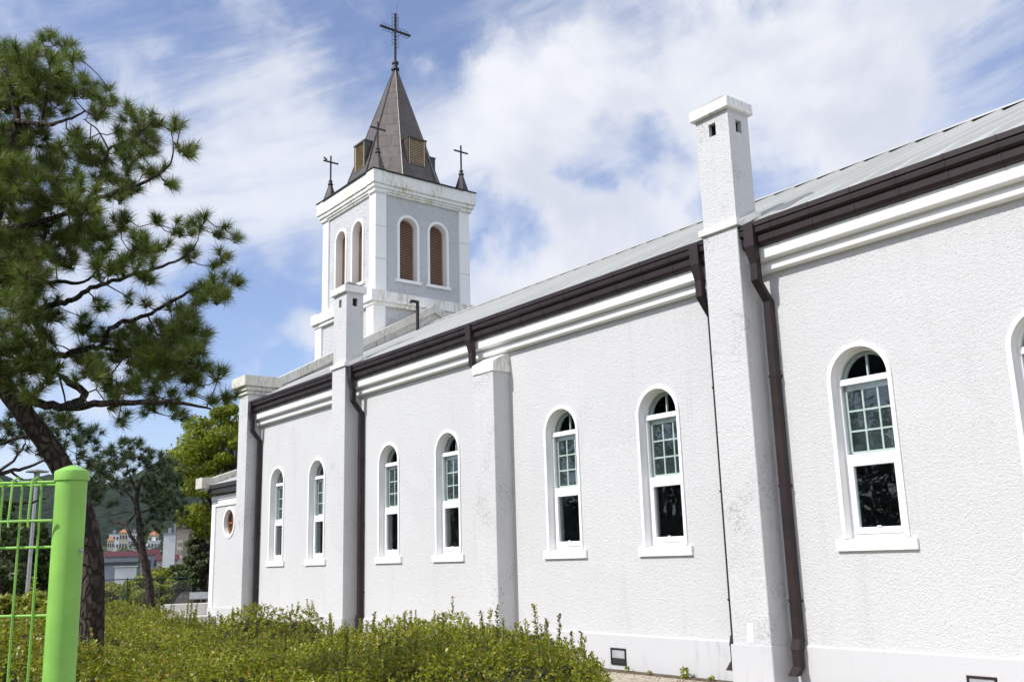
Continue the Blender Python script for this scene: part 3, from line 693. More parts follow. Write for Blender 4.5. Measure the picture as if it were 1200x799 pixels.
m = MB(); disc_ring(m, .30, .392, NY + .10, NY + .17); m.box(rc[0]-.03, rc[0]+.03, NY+.11, NY+.16, rc[1]-.32, rc[1]+.32); m.box(rc[0]-.32, rc[0]+.32, NY+.112, NY+.158, rc[1]-.03, rc[1]+.03); m.build('round_window_frame', M['wood'], nar)
m = MB(); m.lathe((0, 0, 0), [(.31, 0), (.31, .006)], 32); m.v = [(rc[0] + a, NY + .13 + c, rc[1] + b) for a, b, c in m.v]; m.build('round_window_pane', M['glass'], nar)

# bell tower
TC = np.array((-28.35, 16.97)); 
tw = MB()
HB, HS, HF = 1.83, 1.90, 2.05          # stucco face, corner strip face, fascia half widths
LZ0, LZ1, LSP, LOP, LC = 10.93, 13.13, 12.79, .70, .60
def side(k):                            # maps face coords (u across, v up, w outwards) of side k to the world
    th = k*math.pi/2; c, s = round(math.cos(th)), round(math.sin(th))
    return lambda u, v, w: (TC[0] + w*c - u*s, TC[1] + w*s + u*c, v)
for k in range(4):
    f = side(k)
    L = HB if k % 2 == 0 else HB - .30
    vs, fs = slab([(-L, 10.2), (L, 10.2), (L, 13.9), (-L, 13.9)], [arch_pts(c, LOP, LZ0, LSP) for c in (-LC, LC)], .30)
    tw.add([f(u, v, HB - .15 + q) for u, v, q in vs], fs)
def cube(mb, h, z0, z1): mb.box(TC[0]-h, TC[0]+h, TC[1]-h, TC[1]+h, z0, z1)
cube(tw, 1.99, 0, 10.1)
tower = tw.build('bell_tower', M['stucco_tower'], church)
for sx in (-1, 1):
    for sy in (-1, 1):
        m = MB()
        def cbox(h, wd, z0, z1):
            x0, x1 = sorted((TC[0] + sx*h, TC[0] + sx*(h - wd))); y0, y1 = sorted((TC[1] + sy*h, TC[1] + sy*(h - wd))); m.box(x0, x1, y0, y1, z0, z1)
        z = 10.37
        for zz in (11.5, 12.62, 13.85): cbox(HS, .42, z + .008, zz); z = zz
        cbox(2.06, .46, 5.0, 9.9)
        m.build('corner_strip', M['trim'], tower, bevel=0.008)
m = MB()
cube(m, 2.10, 9.86, 9.98); cube(m, 2.16, 9.98, 10.33); m.lathe((TC[0], TC[1], 10.33), [(2.16*1.414, 0), (1.86*1.414, .07)], 4, math.pi/4)
for sx in (-1, 1):
    for sy in (-1, 1): m.box(*sorted((TC[0]+sx*2.185, TC[0]+sx*1.70)), *sorted((TC[1]+sy*2.185, TC[1]+sy*1.70)), 9.975, 10.34)
m.build('belt_course', M['trim_old'], tower, bevel=0.008)
m = MB(); cube(m, 1.90, 13.80, 13.87); cube(m, 1.95, 13.87, 13.95); cube(m, 2.0, 13.95, 14.06); cube(m, HF, 14.08, 14.53); cube(m, HF - .05, 14.05, 14.09)
for sx in (-1, 1):
    for sy in (-1, 1):
        for hh, wd, z0, z1 in ((HF + .03, .50, 14.075, 14.525), (2.03, .48, 13.945, 14.065), (1.97, .46, 13.80, 13.955)):
            m.box(*sorted((TC[0]+sx*hh, TC[0]+sx*(hh-wd))), *sorted((TC[1]+sy*hh, TC[1]+sy*(hh-wd))), z0, z1)
m.build('tower_cornice', M['trim_old'], tower, bevel=0.008)
m = MB(); cube(m, HF + .055, 14.532, 14.565); m.build('tower_flashing', M['brown'], tower)
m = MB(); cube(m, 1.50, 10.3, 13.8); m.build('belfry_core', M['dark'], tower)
for k in range(4):
    f = side(k)
    for c in (-LC, LC):
        m = MB()
        ring(m, arch_open(c, LOP + .17, LZ0 - .001, LSP), arch_open(c, LOP - .006, LZ0 - .001, LSP), lambda u, v, w: f(u, v, HB + (.04 if w == 0 else -.02)))
        ring(m, arch_open(c, LOP + .002, LZ0 - .001, LSP), arch_open(c, LOP - .012, LZ0 - .001, LSP), lambda u, v, w: f(u, v, HB + (.03 if w == 0 else -.295)))
        P8 = [f(u, v, w) for w in (HB - .29, HB + .06) for u, v in ((c - .5, LZ0 - .10), (c + .5, LZ0 - .10), (c + .5, LZ0), (c - .5, LZ0))]
        m.add(P8, [(0,1,2,3),(4,7,6,5),(0,4,5,1),(1,5,6,2),(2,6,7,3),(3,7,4,0)])
        m.build('louvre_surround', M['trim'], tower)
        m = MB(); z = LZ0 + .04; r = LOP/2 - .03
        while z < LSP + r - .03:
            hw = r if z < LSP else math.sqrt(max(0, r*r - (z - LSP)**2))
            hw = max(hw, .03)
            w0, w1 = HB - .29, HB - .235
            vs = [f(c - hw, z + .045, w0), f(c + hw, z + .045, w0), f(c + hw, z, w1), f(c - hw, z, w1), f(c - hw, z + .055, w0), f(c + hw, z + .055, w0), f(c + hw, z + .012, w1), f(c - hw, z + .012, w1)]
            m.add(vs, [(0,1,2,3),(4,7,6,5),(0,4,5,1),(1,5,6,2),(2,6,7,3),(3,7,4,0)]); z += .058
        ring(m, arch_open(c, LOP - .02, LZ0, LSP), arch_open(c, LOP - .08, LZ0, LSP), lambda u, v, w: f(u, v, HB - (.22 if w == 0 else .29)))
        m.build('louvre', M['louvre'], tower)
# spire: eight faces of sheet metal with standing seams on the hips
SB, SZ0, SZ1 = 1.72, 14.56, 19.70
ro = SB/math.cos(math.pi/8); rt = .06
me_v = []; me_f = []; uvs = []
for k in range(8):
    a0, a1 = math.pi/8 + k*math.pi/4, math.pi/8 + (k+1)*math.pi/4; b = len(me_v)
    rows = 10
    for j in range(rows + 1):
        t = j/rows; rr = ro + (rt - ro)*t; z = SZ0 + (SZ1 - SZ0)*t
        for a, sgn in ((a0, -1), (a1, 1)):
            me_v.append((TC[0] + rr*math.cos(a), TC[1] + rr*math.sin(a), z)); uvs.append((sgn*rr*math.sin(math.pi/8) + k*7.31, t*5.4))
    for j in range(rows): me_f.append((b + 2*j, b + 2*j + 1, b + 2*j + 3, b + 2*j + 2))
sm = bpy.data.meshes.new('spire'); so_ = np.array(OFF[tower.name]); sm.from_pydata([tuple(np.array(p) - so_) for p in me_v], [], me_f)
ul = sm.uv_layers.new(name='UVMap')
for lp in sm.loops: ul.data[lp.index].uv = uvs[lp.vertex_index]
sm.materials.append(M['spire']); spire = link(bpy.data.objects.new('spire', sm), tower)
m = MB()
for k in range(8):
    a = math.pi/8 + k*math.pi/4
    m.tube([(TC[0] + (ro+.01)*math.cos(a), TC[1] + (ro+.01)*math.sin(a), SZ0), (TC[0] + rt*math.cos(a), TC[1] + rt*math.sin(a), SZ1)], [.032, .018], 6)
m.build('spire_hips', M['spire_plain'], tower)
for k in range(4):
    f = side(k); hw, z0, z1, wf = .385, 15.29, 16.34, 1.47
    m = MB()
    def fb(u0, u1, v0, v1, w0, w1): 
        m.add([f(u, v, w) for w in (w0, w1) for u, v in ((u0, v0), (u1, v0), (u1, v1), (u0, v1))], [(0,1,2,3),(4,7,6,5),(0,4,5,1),(1,5,6,2),(2,6,7,3),(3,7,4,0)])
    fb(-hw, hw, z0 + .02, z1 - .02, .7, wf - .05); fb(-hw-.02, hw+.02, z1-.03, z1+.02, .7, wf+.03); fb(-hw-.02, hw+.02, z0-.03, z0+.03, .9, wf+.02)
    fb(-hw, -hw+.06, z0+.03, z1-.03, wf-.05, wf+.01); fb(hw-.06, hw, z0+.03, z1-.03, wf-.05, wf+.01)
    m.build('lucarne', M['spire_plain'], tower)
    m = MB(); z = z0 + .04
    while z < z1 - .07:
        m.add([f(-hw+.06, z+.05, wf-.045), f(hw-.06, z+.05, wf-.045), f(hw-.06, z, wf+.0), f(-hw+.06, z, wf+.0)], [(0,1,2,3)]); z += .062
    for u in (-hw+.062, hw-.085): fb(u, u+.023, z0+.03, z1-.03, wf-.03, wf+.005)
    m.build('lucarne_louvre', M['louvre_tan'], tower)
def cross(m, x, y, z0, z1, zb, half, t):
    m.box(x-t, x+t, y-t, y+t, z0, z1); m.box(x-t*1.02, x+t*1.02, y-half, y+half, zb-t, zb+t)
for sx in (1, -1):
    for sy in (-1, 1):
        x, y = TC[0] + sx*1.72, TC[1] + sy*1.72
        m = MB(); m.lathe((x, y, 14.56), [(.30, 0), (.06, .74)], 8, math.pi/8); m.build('pinnacle', M['spire'], tower)
        m = MB(); m.lathe((x, y, 15.27), [(.06, 0), (.10, .01), (.10, .05), (.06, .06), (.055, .13), (.075, .14), (.075, .17), (.02, .18)], 12)
        cross(m, x, y, 15.4, 16.42, 16.17, .30, .023); m.build('pinnacle_cross', M['iron'], tower)
m = MB(); m.lathe((TC[0], TC[1], 19.62), [(.07, 0), (.15, .02), (.15, .09), (.09, .11), (.085, .27), (.125, .28), (.125, .35), (.03, .37)], 14)
cross(m, TC[0], TC[1], 19.9, 22.0, 21.28, .66, .035)
m.tube([(TC[0]+.05, TC[1]+.05, 21.2), (TC[0]+.05, TC[1]+.05, 22.38)], .009, 5)
def scroll(cy, cz, r, a0, a1):
    m.tube([(TC[0], TC[1] + cy + r*math.cos(a0 + (a1-a0)*k/10), cz + r*math.sin(a0 + (a1-a0)*k/10)) for k in range(11)], .009, 4)
for sgn in (-1, 1):
    for d in (.18, .34, .50):
        scroll(sgn*d, 21.28 + .09, .065, -math.pi/2, math.pi*.9); scroll(sgn*d, 21.28 - .09, .065, math.pi/2, -math.pi*.9)
    for d in (-.62, -.46, -.30, -.16, .16, .30, .46, .60): scroll(sgn*.09, 21.28 + d, .065, math.pi/2*(1+sgn), math.pi/2*(1+sgn) + 4.2)
m.build('spire_cross', M['iron'], tower)
# small bird on the cross
bx, by, bz = TC[0] - 1.72, TC[1] - 1.72 - .21, 16.17 + .024
bird = MB()
prof = [(-.13, .005, .03), (-.075, .02, .045), (-.03, .045, .065), (.02, .05, .085), (.05, .038, .11), (.07, .034, .135), (.095, .028, .14), (.118, .007, .136), (.14, .002, .132)]
bird.tube([(bx, by - a, bz + c) for a, b, c in [(q*.8, r_*.8, t_*.8) for q, r_, t_ in prof]], [b*.8 for a, b, c in prof], 10)
for s in (-1, 1): bird.tube([(bx + s*.015, by, bz + .05), (bx + s*.015, by, bz)], .005, 5)
M['feather'] = m_plain('grey_brown_feathers', (0.16, 0.14, 0.125), 0.8, var=0.5, scale=18)
tag(bird.build('bird', M['feather'], None, off=(bx, by, bz), smooth=True), 'small brown bird perched on an arm of a corner cross', 'bird').location = (bx, by, bz)

# ------------------------------------------------------------------ vegetation
def needles(tips, dirs, L, n, wid, shoot=0.08):
    """triangular needles round each shoot"""
    T = len(tips); tips = np.asarray(tips); dirs = np.asarray(dirs); dirs = dirs/np.linalg.norm(dirs, axis=1)[:, None]
    P = np.repeat(tips, n, 0); D = np.repeat(dirs, n, 0)
    rv = rng.normal(size=(T*n, 3)); rv -= (rv*D).sum(1)[:, None]*D; rv /= np.linalg.norm(rv, axis=1)[:, None]
    th = np.radians(rng.uniform(12, 88, T*n))
    nd = D*np.cos(th)[:, None] + rv*np.sin(th)[:, None]
    nd[:, 2] -= 0.06
    ln = L*rng.uniform(0.65, 1.1, T*n)
    sh = np.repeat(shoot*np.ones(T), n)
    base = P - D*(sh*rng.uniform(0, 1, T*n))[:, None]
    sd = np.cross(nd, rng.normal(size=(T*n, 3))); sd /= np.linalg.norm(sd, axis=1)[:, None]
    v = np.stack([base - sd*wid/2, base + sd*wid/2, base + nd*ln[:, None]], 1).reshape(-1, 3)
    return v, np.arange(len(v)).reshape(-1, 3)
def smooth_path(pts, rad, n=5):
    pts = np.array(pts); out = []; ro_ = []
    for i in range(len(pts) - 1):
        p0, p1, p2, p3 = pts[max(i-1, 0)], pts[i], pts[i+1], pts[min(i+2, len(pts)-1)]
        for k in range(n):
            t = k/n; out.append(0.5*((2*p1) + (-p0+p2)*t + (2*p0-5*p1+4*p2-p3)*t*t + (-p0+3*p1-3*p2+p3)*t**3)); ro_.append(rad[i]*(1-t) + rad[i+1]*t)
    out.append(pts[-1]); ro_.append(rad[-1]); return out, ro_
def pine(name, label, dist, limbs, clumps, L, nn, wid, dens, mat, bark, depth=0.9, mpp=None, group=None, bmat=None, merge=False):
    """limbs: [(px,py,ddist,radius)...]; clumps: (px,py,rpx) foliage masses"""
    base = at(limbs[0][0][0], limbs[0][0][1], dist); base[2] = hfun(base[0], base[1])
    root = thing(name, label, 'pine tree', tuple(base), group)
    tr = MB(); nodes = []
    for li, lb in enumerate(limbs):
        pts = [at(a, b, dist + c) for a, b, c, r in lb]; rad = [r*(1.0 if li == 0 else 0.78) for *_, r in lb]
        if li == 0: pts[0] = np.array([pts[0][0], pts[0][1], base[2] - .1])
        sp, sr = smooth_path(pts, rad)
        if li: sp = [p + rng.normal(size=3)*min(r_, .02)*.4 for p, r_ in zip(sp, sr)]
        tr.tube(sp, sr, 12 if li == 0 else 8); 
        nodes += [(p, r_) for p, r_ in zip(sp, sr)]
    m_per_px = dist/FPX
    tips = []
    for px, py, r in clumps:
        k = max(2, int(round(dens*(r/14.0)**2)))
        cd = rng.uniform(-1, 1)*depth
        for _ in range(k):
            th, rr = rng.uniform(0, 2*math.pi), r*math.sqrt(rng.uniform())
            tips.append(at(px + rr*math.cos(th), py + rr*math.sin(th), dist + cd + rng.uniform(-1, 1)*(0.25*depth + r*m_per_px*.9)))
    tips = np.array(tips)
    NP = np.array([n_[0] for n_ in nodes]); NR = np.array([n_[1] for n_ in nodes])
    d0 = np.min(np.linalg.norm(tips[:, None] - NP[None], axis=2), axis=1)
    tw = MB(); dirs = np.zeros_like(tips)
    for i in np.argsort(d0):
        t = tips[i]; j = np.argmin(np.linalg.norm(NP - t, axis=1)); a = NP[j]; ln = np.linalg.norm(t - a)
        n = max(2, int(ln/.12)); bend = rng.normal(size=3)*ln*.10 + np.array([0, 0, -ln*.08])
        path = [a + (t - a)*k/n + bend*math.sin(math.pi*k/n) for k in range(n + 1)]
        r0 = min(NR[j]*.8, .006 + ln*.012); rads = list(np.linspace(max(r0, .006), .005, n + 1))
        tw.tube(path, rads, 5)
        NP = np.concatenate([NP, path[1:]]); NR = np.concatenate([NR, rads[1:]])
        d = path[-1] - path[-2]; d = d/(np.linalg.norm(d)+1e-9)
        dirs[i] = d*.8 + np.array([0, 0, .75]) + rng.normal(size=3)*.25
    if merge: tr.add(tw.v, tw.f)
    trunk = tr.build('trunk', bark, root, smooth=True)
    if not merge: tw.build('branches', bmat or M['twig'], root, smooth=True)
    v, f = needles(tips + dirs/np.linalg.norm(dirs, axis=1)[:, None]*.04, dirs, L, nn, wid)
    fast_mesh('crown', v, f, mat, root)
    return root

limbs_main = [
 [(112, 752, 0, 0.124), (108, 700, 0, 0.109), (105, 640, 0, 0.105), (92, 588, 0, 0.101), (62, 530, 0, 0.098), (28, 484, 0, 0.091), (-2, 440, 0, 0.085), (-18, 380, 0, 0.075), (-14, 300, .1, 0.065), (0, 235, .1, 0.055), (15, 180, 0, 0.046), (20, 138, -.1, 0.036), (12, 104, -.1, 0.026), (4, 72, 0, 0.017)],
 [(10, 462, 0, 0.060), (48, 472, -.3, 0.053), (85, 476, -.6, 0.047), (118, 473, -.8, 0.039), (165, 471, -.9, 0.030), (205, 471, -.8, 0.022), (247, 479, -.7, 0.012)],
 [(80, 474, -.6, 0.043), (100, 462, -.4, 0.043), (84, 449, -.2, 0.043), (70, 440, .2, 0.026)],
 [(-4, 444, 0, 0.065), (22, 433, .2, 0.053), (46, 430, .4, 0.050), (52, 413, .4, 0.048), (45, 388, .4, 0.043), (38, 364, .3, 0.039), (36, 330, .2, 0.030), (30, 300, .1, 0.024)],
 [(52, 414, .4, 0.043), (76, 416, .2, 0.039), (100, 409, 0, 0.036), (120, 405, -.2, 0.034), (126, 389, -.3, 0.031), (139, 379, -.3, 0.028), (172, 370, -.4, 0.024), (199, 354, -.4, 0.021), (233, 337, -.4, 0.015), (256, 325, -.4, 0.009)],
 [(118, 406, -.2, 0.026), (160, 412, .2, 0.021), (200, 404, .4, 0.014), (222, 388, .5, 0.009)],
 [(40, 366, .3, 0.039), (62, 357, -.2, 0.036), (85, 351, -.4, 0.033), (106, 337, -.5, 0.028), (140, 327, -.5, 0.023), (190, 312, -.4, 0.017), (220, 299, -.4, 0.013), (230, 284, -.4, 0.008)],
 [(-14, 330, 0, 0.052), (20, 328, .5, 0.039), (60, 330, .8, 0.030), (98, 331, .7, 0.019), (116, 312, .6, 0.010)],
 [(-6, 268, 0, 0.047), (45, 262, -.4, 0.036), (100, 240, -.7, 0.029), (145, 222, -.8, 0.023), (176, 211, -.8, 0.018), (200, 191, -.8, 0.012), (203, 170, -.8, 0.007)],
 [(98, 241, -.7, 0.026), (120, 203, -.4, 0.022), (128, 176, -.3, 0.017), (157, 161, -.3, 0.013), (182, 140, -.3, 0.008)],
 [(128, 177, -.3, 0.012), (114, 152, -.2, 0.009), (98, 140, -.1, 0.007)],
 [(18, 142, -.1, 0.034), (48, 146, -.4, 0.028), (72, 143, -.6, 0.019), (100, 130, -.7, 0.010)],
 [(47, 146, -.4, 0.022), (55, 112, -.5, 0.018), (58, 82, -.5, 0.013), (52, 58, -.5, 0.008)],
 [(18, 134, -.1, 0.026), (-20, 118, .3, 0.022), (-60, 110, .5, 0.012)],
 [(-16, 390, 0, 0.052), (-70, 372, -.4, 0.034), (-130, 340, -.6, 0.017)], [(-12, 290, 0, 0.043), (-60, 270, .4, 0.030), (-120, 240, .6, 0.014)], [(2, 220, 0, 0.034), (-40, 195, -.3, 0.022), (-90, 170, -.5, 0.010)]]
clumps_main = [(150,395,14),(185,385,12),(235,400,13),(215,425,13),(160,430,13),(185,450,12),(235,345,9),(205,365,11),(245,330,10),(120,430,12),(225,440,11),(170,300,10),(185,265,8),(30,105,22),(0,135,26),(40,150,18),(70,205,22),(100,265,22),(30,250,28),(75,300,18),(30,310,26),(10,340,26),(55,345,14),(120,290,14),(20,440,18),(165,420,18),(195,430,16),(215,395,14),(150,225,14),(175,170,12),(105,180,14),(-10,300,34),(-10,190,34),(-25,440,24),(50,420,14),(130,470,10),(55,52,15),(80,64,15),(30,68,18),(0,62,12),(12,92,24),(48,90,22),(72,86,15),(90,74,8),(-20,100,24),(22,118,20),(66,122,18),(98,104,16),(132,112,11),(112,126,15),(146,126,7),(78,104,12),
 (160,141,15),(183,140,12),(203,148,10),(213,178,10),(226,180,7),(168,168,16),(150,186,18),(180,196,14),(203,213,8),(136,152,9),(120,196,18),(86,172,18),(44,186,22),(8,160,22),(14,214,30),(60,228,26),(100,232,20),(138,226,14),(-30,170,30),(-30,240,34),
 (50,272,28),(98,276,22),(8,292,32),(138,266,15),(163,284,15),(188,292,10),(150,308,15),(172,320,12),(122,316,14),(214,268,13),(234,263,10),(259,273,9),(273,279,6),(230,298,12),(258,308,12),(268,336,13),(254,350,12),(234,348,11),(220,366,12),(202,384,14),(228,384,12),
 (151,350,6),(171,358,5),(118,358,9),(92,378,14),(60,386,18),(18,372,28),(26,338,22),(168,398,17),(200,408,20),(230,418,17),(255,440,10),(268,462,10),(250,470,9),(182,428,20),(140,408,17),(112,396,14),(150,446,13),(170,466,13),(200,466,12),(226,456,13),(144,490,8),(178,486,9),(210,488,8),(98,418,14),(20,410,22),(60,440,12),(100,440,14),(40,462,12),(75,494,8),(128,452,12),
 (-60,120,30),(-60,330,36),(-110,350,34),(-110,250,34),(-80,180,28),(-30,400,26)]
pine('pine_tree', 'big leaning pine with thick cracked trunk just behind the green fence post', 9.9, limbs_main, clumps_main, .15, 130, .0056, 8.2, M['needle'], M['bark'], 0.8, bmat=M['twig'])

limbs_2 = [
 [(181, 712, 0, 0.178), (175, 690, 0, 0.145), (170, 660, 0, 0.132), (166, 640, 0, 0.119), (163, 610, 0, 0.099), (160, 590, 0, 0.086), (163, 568, 0, 0.066), (170, 556, 0, 0.046), (180, 545, 0, 0.020)],
 [(165, 648, 0, 0.092), (158, 635, 0, 0.079), (150, 622, 0, 0.073), (146, 614, .3, 0.059), (136, 612, .5, 0.040), (126, 610, .6, 0.023)],
 [(146, 616, .2, 0.053), (154, 608, 0, 0.040), (160, 600, -.2, 0.026)],
 [(160, 592, 0, 0.059), (148, 576, .3, 0.046), (130, 568, .6, 0.033), (118, 560, .8, 0.017)],
 [(161, 578, 0, 0.053), (152, 556, -.3, 0.036), (146, 540, -.5, 0.023), (140, 530, -.6, 0.013)],
 [(166, 600, 0, 0.046), (182, 596, -.4, 0.033), (196, 602, -.5, 0.020), (208, 600, -.5, 0.012)],
 [(164, 565, 0, 0.046), (185, 555, .4, 0.033), (200, 548, .6, 0.017)], [(160, 600, 0, 0.033), (146, 600, .3, 0.026), (124, 606, .6, 0.013)]]
clumps_2 = [(140,530,16),(152,528,14),(165,530,14),(178,538,14),(190,545,14),(202,553,12),(128,540,14),(118,545,14),(112,556,12),(135,552,12),(155,548,10),(175,560,14),(192,562,14),(205,566,10),(150,565,10),(140,572,8),(120,566,12),(108,568,12),
 (185,580,12),(198,585,13),(212,590,9),(175,585,9),(205,602,9),(190,600,10),(178,606,9),(112,585,10),(130,590,7),(186,618,7),(170,622,7),(216,600,6)]
pine('pine_tree', 'slim forked pine with a flat spreading crown, in the gap left of the church', 36.0, limbs_2, clumps_2, .30, 46, .022, 16, M['needle_far'], M['bark_far'], 1.3, merge=True)
limbs_3 = [
 [(-60, 720, 0, .2), (-58, 640, 0, .18), (-50, 580, 0, .15), (-40, 530, 0, .11), (-30, 490, 0, .07), (-10, 465, 0, .03)],
 [(-48, 575, 0, .08), (-20, 560, 0, .06), (10, 552, 0, .045), (40, 545, -.2, .03), (70, 528, -.3, .015)],
 [(-10, 558, 0, .04), (15, 540, .3, .03), (30, 520, .4, .02)], [(-52, 600, 0, .07), (-10, 588, .3, .05), (25, 590, .4, .035), (55, 583, .5, .018)],
 [(-42, 535, 0, .06), (0, 520, -.3, .04), (40, 508, -.4, .03), (80, 500, -.4, .015)], [(12, 552, 0, .03), (28, 562, .2, .02), (48, 558, .3, .012)]]
clumps_3 = [(15,492,14),(40,490,14),(62,495,14),(82,498,13),(98,510,12),(108,520,9),(30,510,12),(5,512,12),(60,515,12),(85,525,12),(50,530,9),(100,540,10),(75,545,9),(112,550,9),(25,528,7),(-20,500,18),(-40,480,18),(112,508,7),(100,565,10),(108,580,10),(95,590,8)]
pine('pine_tree', 'blue green pine with bare lower twigs behind the big leaning trunk', 19.0, limbs_3, clumps_3, .19, 70, .011, 13, M['needle_far'], M['bark_far'], 1.0, merge=True)

def leaf_cloud(cent, rad, n, size, flat=1.0, up=0.5):
    """n leaf quads spread through an ellipsoid shell"""
    d = rng.normal(size=(n, 3)); d /= np.linalg.norm(d, axis=1)[:, None]
    p = np.asarray(cent) + d*(np.asarray(rad)*(rng.uniform(.25, 1.0, n)**(1/2.2))[:, None])
    nr = d + rng.normal(size=(n, 3))*.7 + np.array([0, 0, up]); nr /= np.linalg.norm(nr, axis=1)[:, None]
    a = np.cross(nr, rng.normal(size=(n, 3))); a /= np.linalg.norm(a, axis=1)[:, None]; b = np.cross(nr, a)
    s = size*rng.uniform(.6, 1.3, n)[:, None]
    return np.stack([p - a*s, p + b*s*.45, p + a*s, p - b*s*.45], 1).reshape(-1, 3)
def broad_tree(name, label, cat, base, height, crown, n_clump, leaves, size, mat, seed, trunk_r=.15, group=None, crown_z=0.55, stem=True):
    global rng
    rng = np.random.default_rng(seed)
    root = thing(name, label, cat, tuple(base), group); base = np.array(base, float)
    tr = MB(); V = []
    c0 = base + np.array([0, 0, height*crown_z])
    if stem: tr.tube(*smooth_path([base - np.array([0, 0, .2]), base + np.array([.1, .05, height*.25]), base + np.array([.0, .1, height*.5]), base + np.array([.05, 0, height*.85])], [trunk_r, trunk_r*.8, trunk_r*.6, trunk_r*.15]), 8)
    for _ in range(n_clump):
        d = rng.normal(size=3); d /= np.linalg.norm(d); k = rng.uniform(.35, 1)**.5
        c = c0 + d*np.array(crown)*k
        if c[2] < base[2] + .2: c[2] = base[2] + .2
        r = np.array(crown).mean()*rng.uniform(.16, .34)
        V.append(leaf_cloud(c, (r, r, r*.6), int(leaves/n_clump), size))
        if stem:
            s = base + np.array([0, 0, height*rng.uniform(.2, .6)]); tr.tube([s, (s + c)/2 + np.array([0, 0, -.05*height*rng.uniform(0, 1)]), c], [trunk_r*.35, trunk_r*.2, trunk_r*.06], 5)
        else:
            s = base + np.array([rng.uniform(-.3, .3)*crown[0], rng.uniform(-.3, .3)*crown[1], -.1]); tr.tube([s, c], [.025, .008], 4)
    tr.build('trunk' if stem else 'stems', M['bark_far'], root, smooth=True)
    v = np.concatenate(V); fast_mesh('crown' if stem else 'foliage', v, np.arange(len(v)).reshape(-1, 4), mat, root)
    return root
def gz(p): return (p[0], p[1], float(hfun(p[0], p[1])))
b_ = gz(at(268, 600, 40.0)); broad_tree('broadleaf_tree', 'bright yellow green leafy tree rising behind the low west porch', 'tree', b_, 8.6, (2.1, 2.1, 2.9), 75, 30000, .085, M['leaf'], 21, .18, crown_z=.60)
b_ = gz(at(241, 600, 42.0)); broad_tree('broadleaf_tree', 'darker leafy tree with low crown beside the beige block', 'tree', b_, 3.6, (.75, .75, 1.25), 30, 9000, .075, M['leaf_dark'], 22, .12, crown_z=.62)
for i, (px, d, hgt, cr, lab, mt) in enumerate((
    (150, 52, 1.25, (1.9, 1.3, .60), 'rounded yellow green bush behind the mesh fence, left of the slim pine', 'bushy'),
    (176, 54, 1.9, (1.8, 1.3, .85), 'rounded yellow green bush behind the mesh fence, right behind the slim pine trunk', 'bushy'),
    (204, 53, 2.0, (1.8, 1.3, .9), 'rounded yellow green bush behind the mesh fence, below the beige block', 'bushy'),
    (228, 50, 2.4, (1.3, 1.2, 1.0), 'rounded bush behind the mesh fence, nearest the porch', 'leaf_dark'),
    (62, 24, 1.3, (1.3, 1.0, .55), 'low leafy bush right behind the big pine trunk', 'bushy'),
    (40, 34, 4.0, (1.9, 1.6, 1.7), 'dark rounded tree-like bush behind the lamp post', 'leaf_dark'),
    (4, 32, 3.7, (1.8, 1.5, 1.6), 'dark rounded bush at the left edge behind the mesh fence panel', 'leaf_dark'),
    (20, 23, 1.4, (1.2, .9, .65), 'low yellow green bush seen through the green mesh panel', 'bushy'),
    (-50, 30, 4.0, (2.2, 1.6, 1.8), 'dark bush beyond the left end of the mesh panel', 'leaf_dark'))):
    b_ = gz(at(px, 700, d)); broad_tree('bush', lab, 'bush', b_, hgt, cr, 26, 7000, .055 + .0012*d, M[mt], 40 + i, .05, 'bushes behind the hedge', crown_z=.55, stem=False)
rng = np.random.default_rng(99)

# hedge: one clipped bed of azalea in front of the church
poly = np.array([(-4.6, 4.75), (-5.85, 5.75), (-7.8, 7.2), (-9.7, 8.3), (-11.5, 8.55), (-15, 8.35), (-19, 8.1), (-23, 7.8), (-27, 7.6), (-33, 7.6), (-33, 0.2), (-13, -.8), (-8, .3), (-5.5, 2.4)])
def inside(P):
    x, y = P[:, 0], P[:, 1]; c = np.zeros(len(P), bool); j = len(poly) - 1
    for i in range(len(poly)):
        xi, yi = poly[i]; xj, yj = poly[j]
        hit = ((yi > y) != (yj > y)) & (x < (xj - xi)*(y - yi)/(yj - yi + 1e-12) + xi); c ^= hit; j = i
    return c
def edge_d(P):
    d = np.full(len(P), 1e9)
    for i in range(len(poly)):
        a, b = poly[i-1], poly[i]; ab = b - a; t = np.clip(((P - a)@ab)/(ab@ab), 0, 1); d = np.minimum(d, np.linalg.norm(P - (a + t[:, None]*ab), axis=1))
    return d
_ph = rng.uniform(0, 6.28, 12); _kd = rng.normal(size=(12, 2)); _kd /= np.linalg.norm(_kd, axis=1)[:, None]; _kf = np.geomspace(1.0, 9, 12)
def htop(P):
    n = sum(np.sin(P@_kd[i]*_kf[i] + _ph[i])/(1 + .5*_kf[i]) for i in range(12))
    e_ = np.clip(edge_d(P)/.45, 0, 1); 
    return (0.72 + .13*n + .28*np.exp(-((P[:, 0] + 7.6)**2 + (P[:, 1] - 1.6)**2)/5.0))*(0.25 + .75*np.sqrt(e_*(2 - e_)))
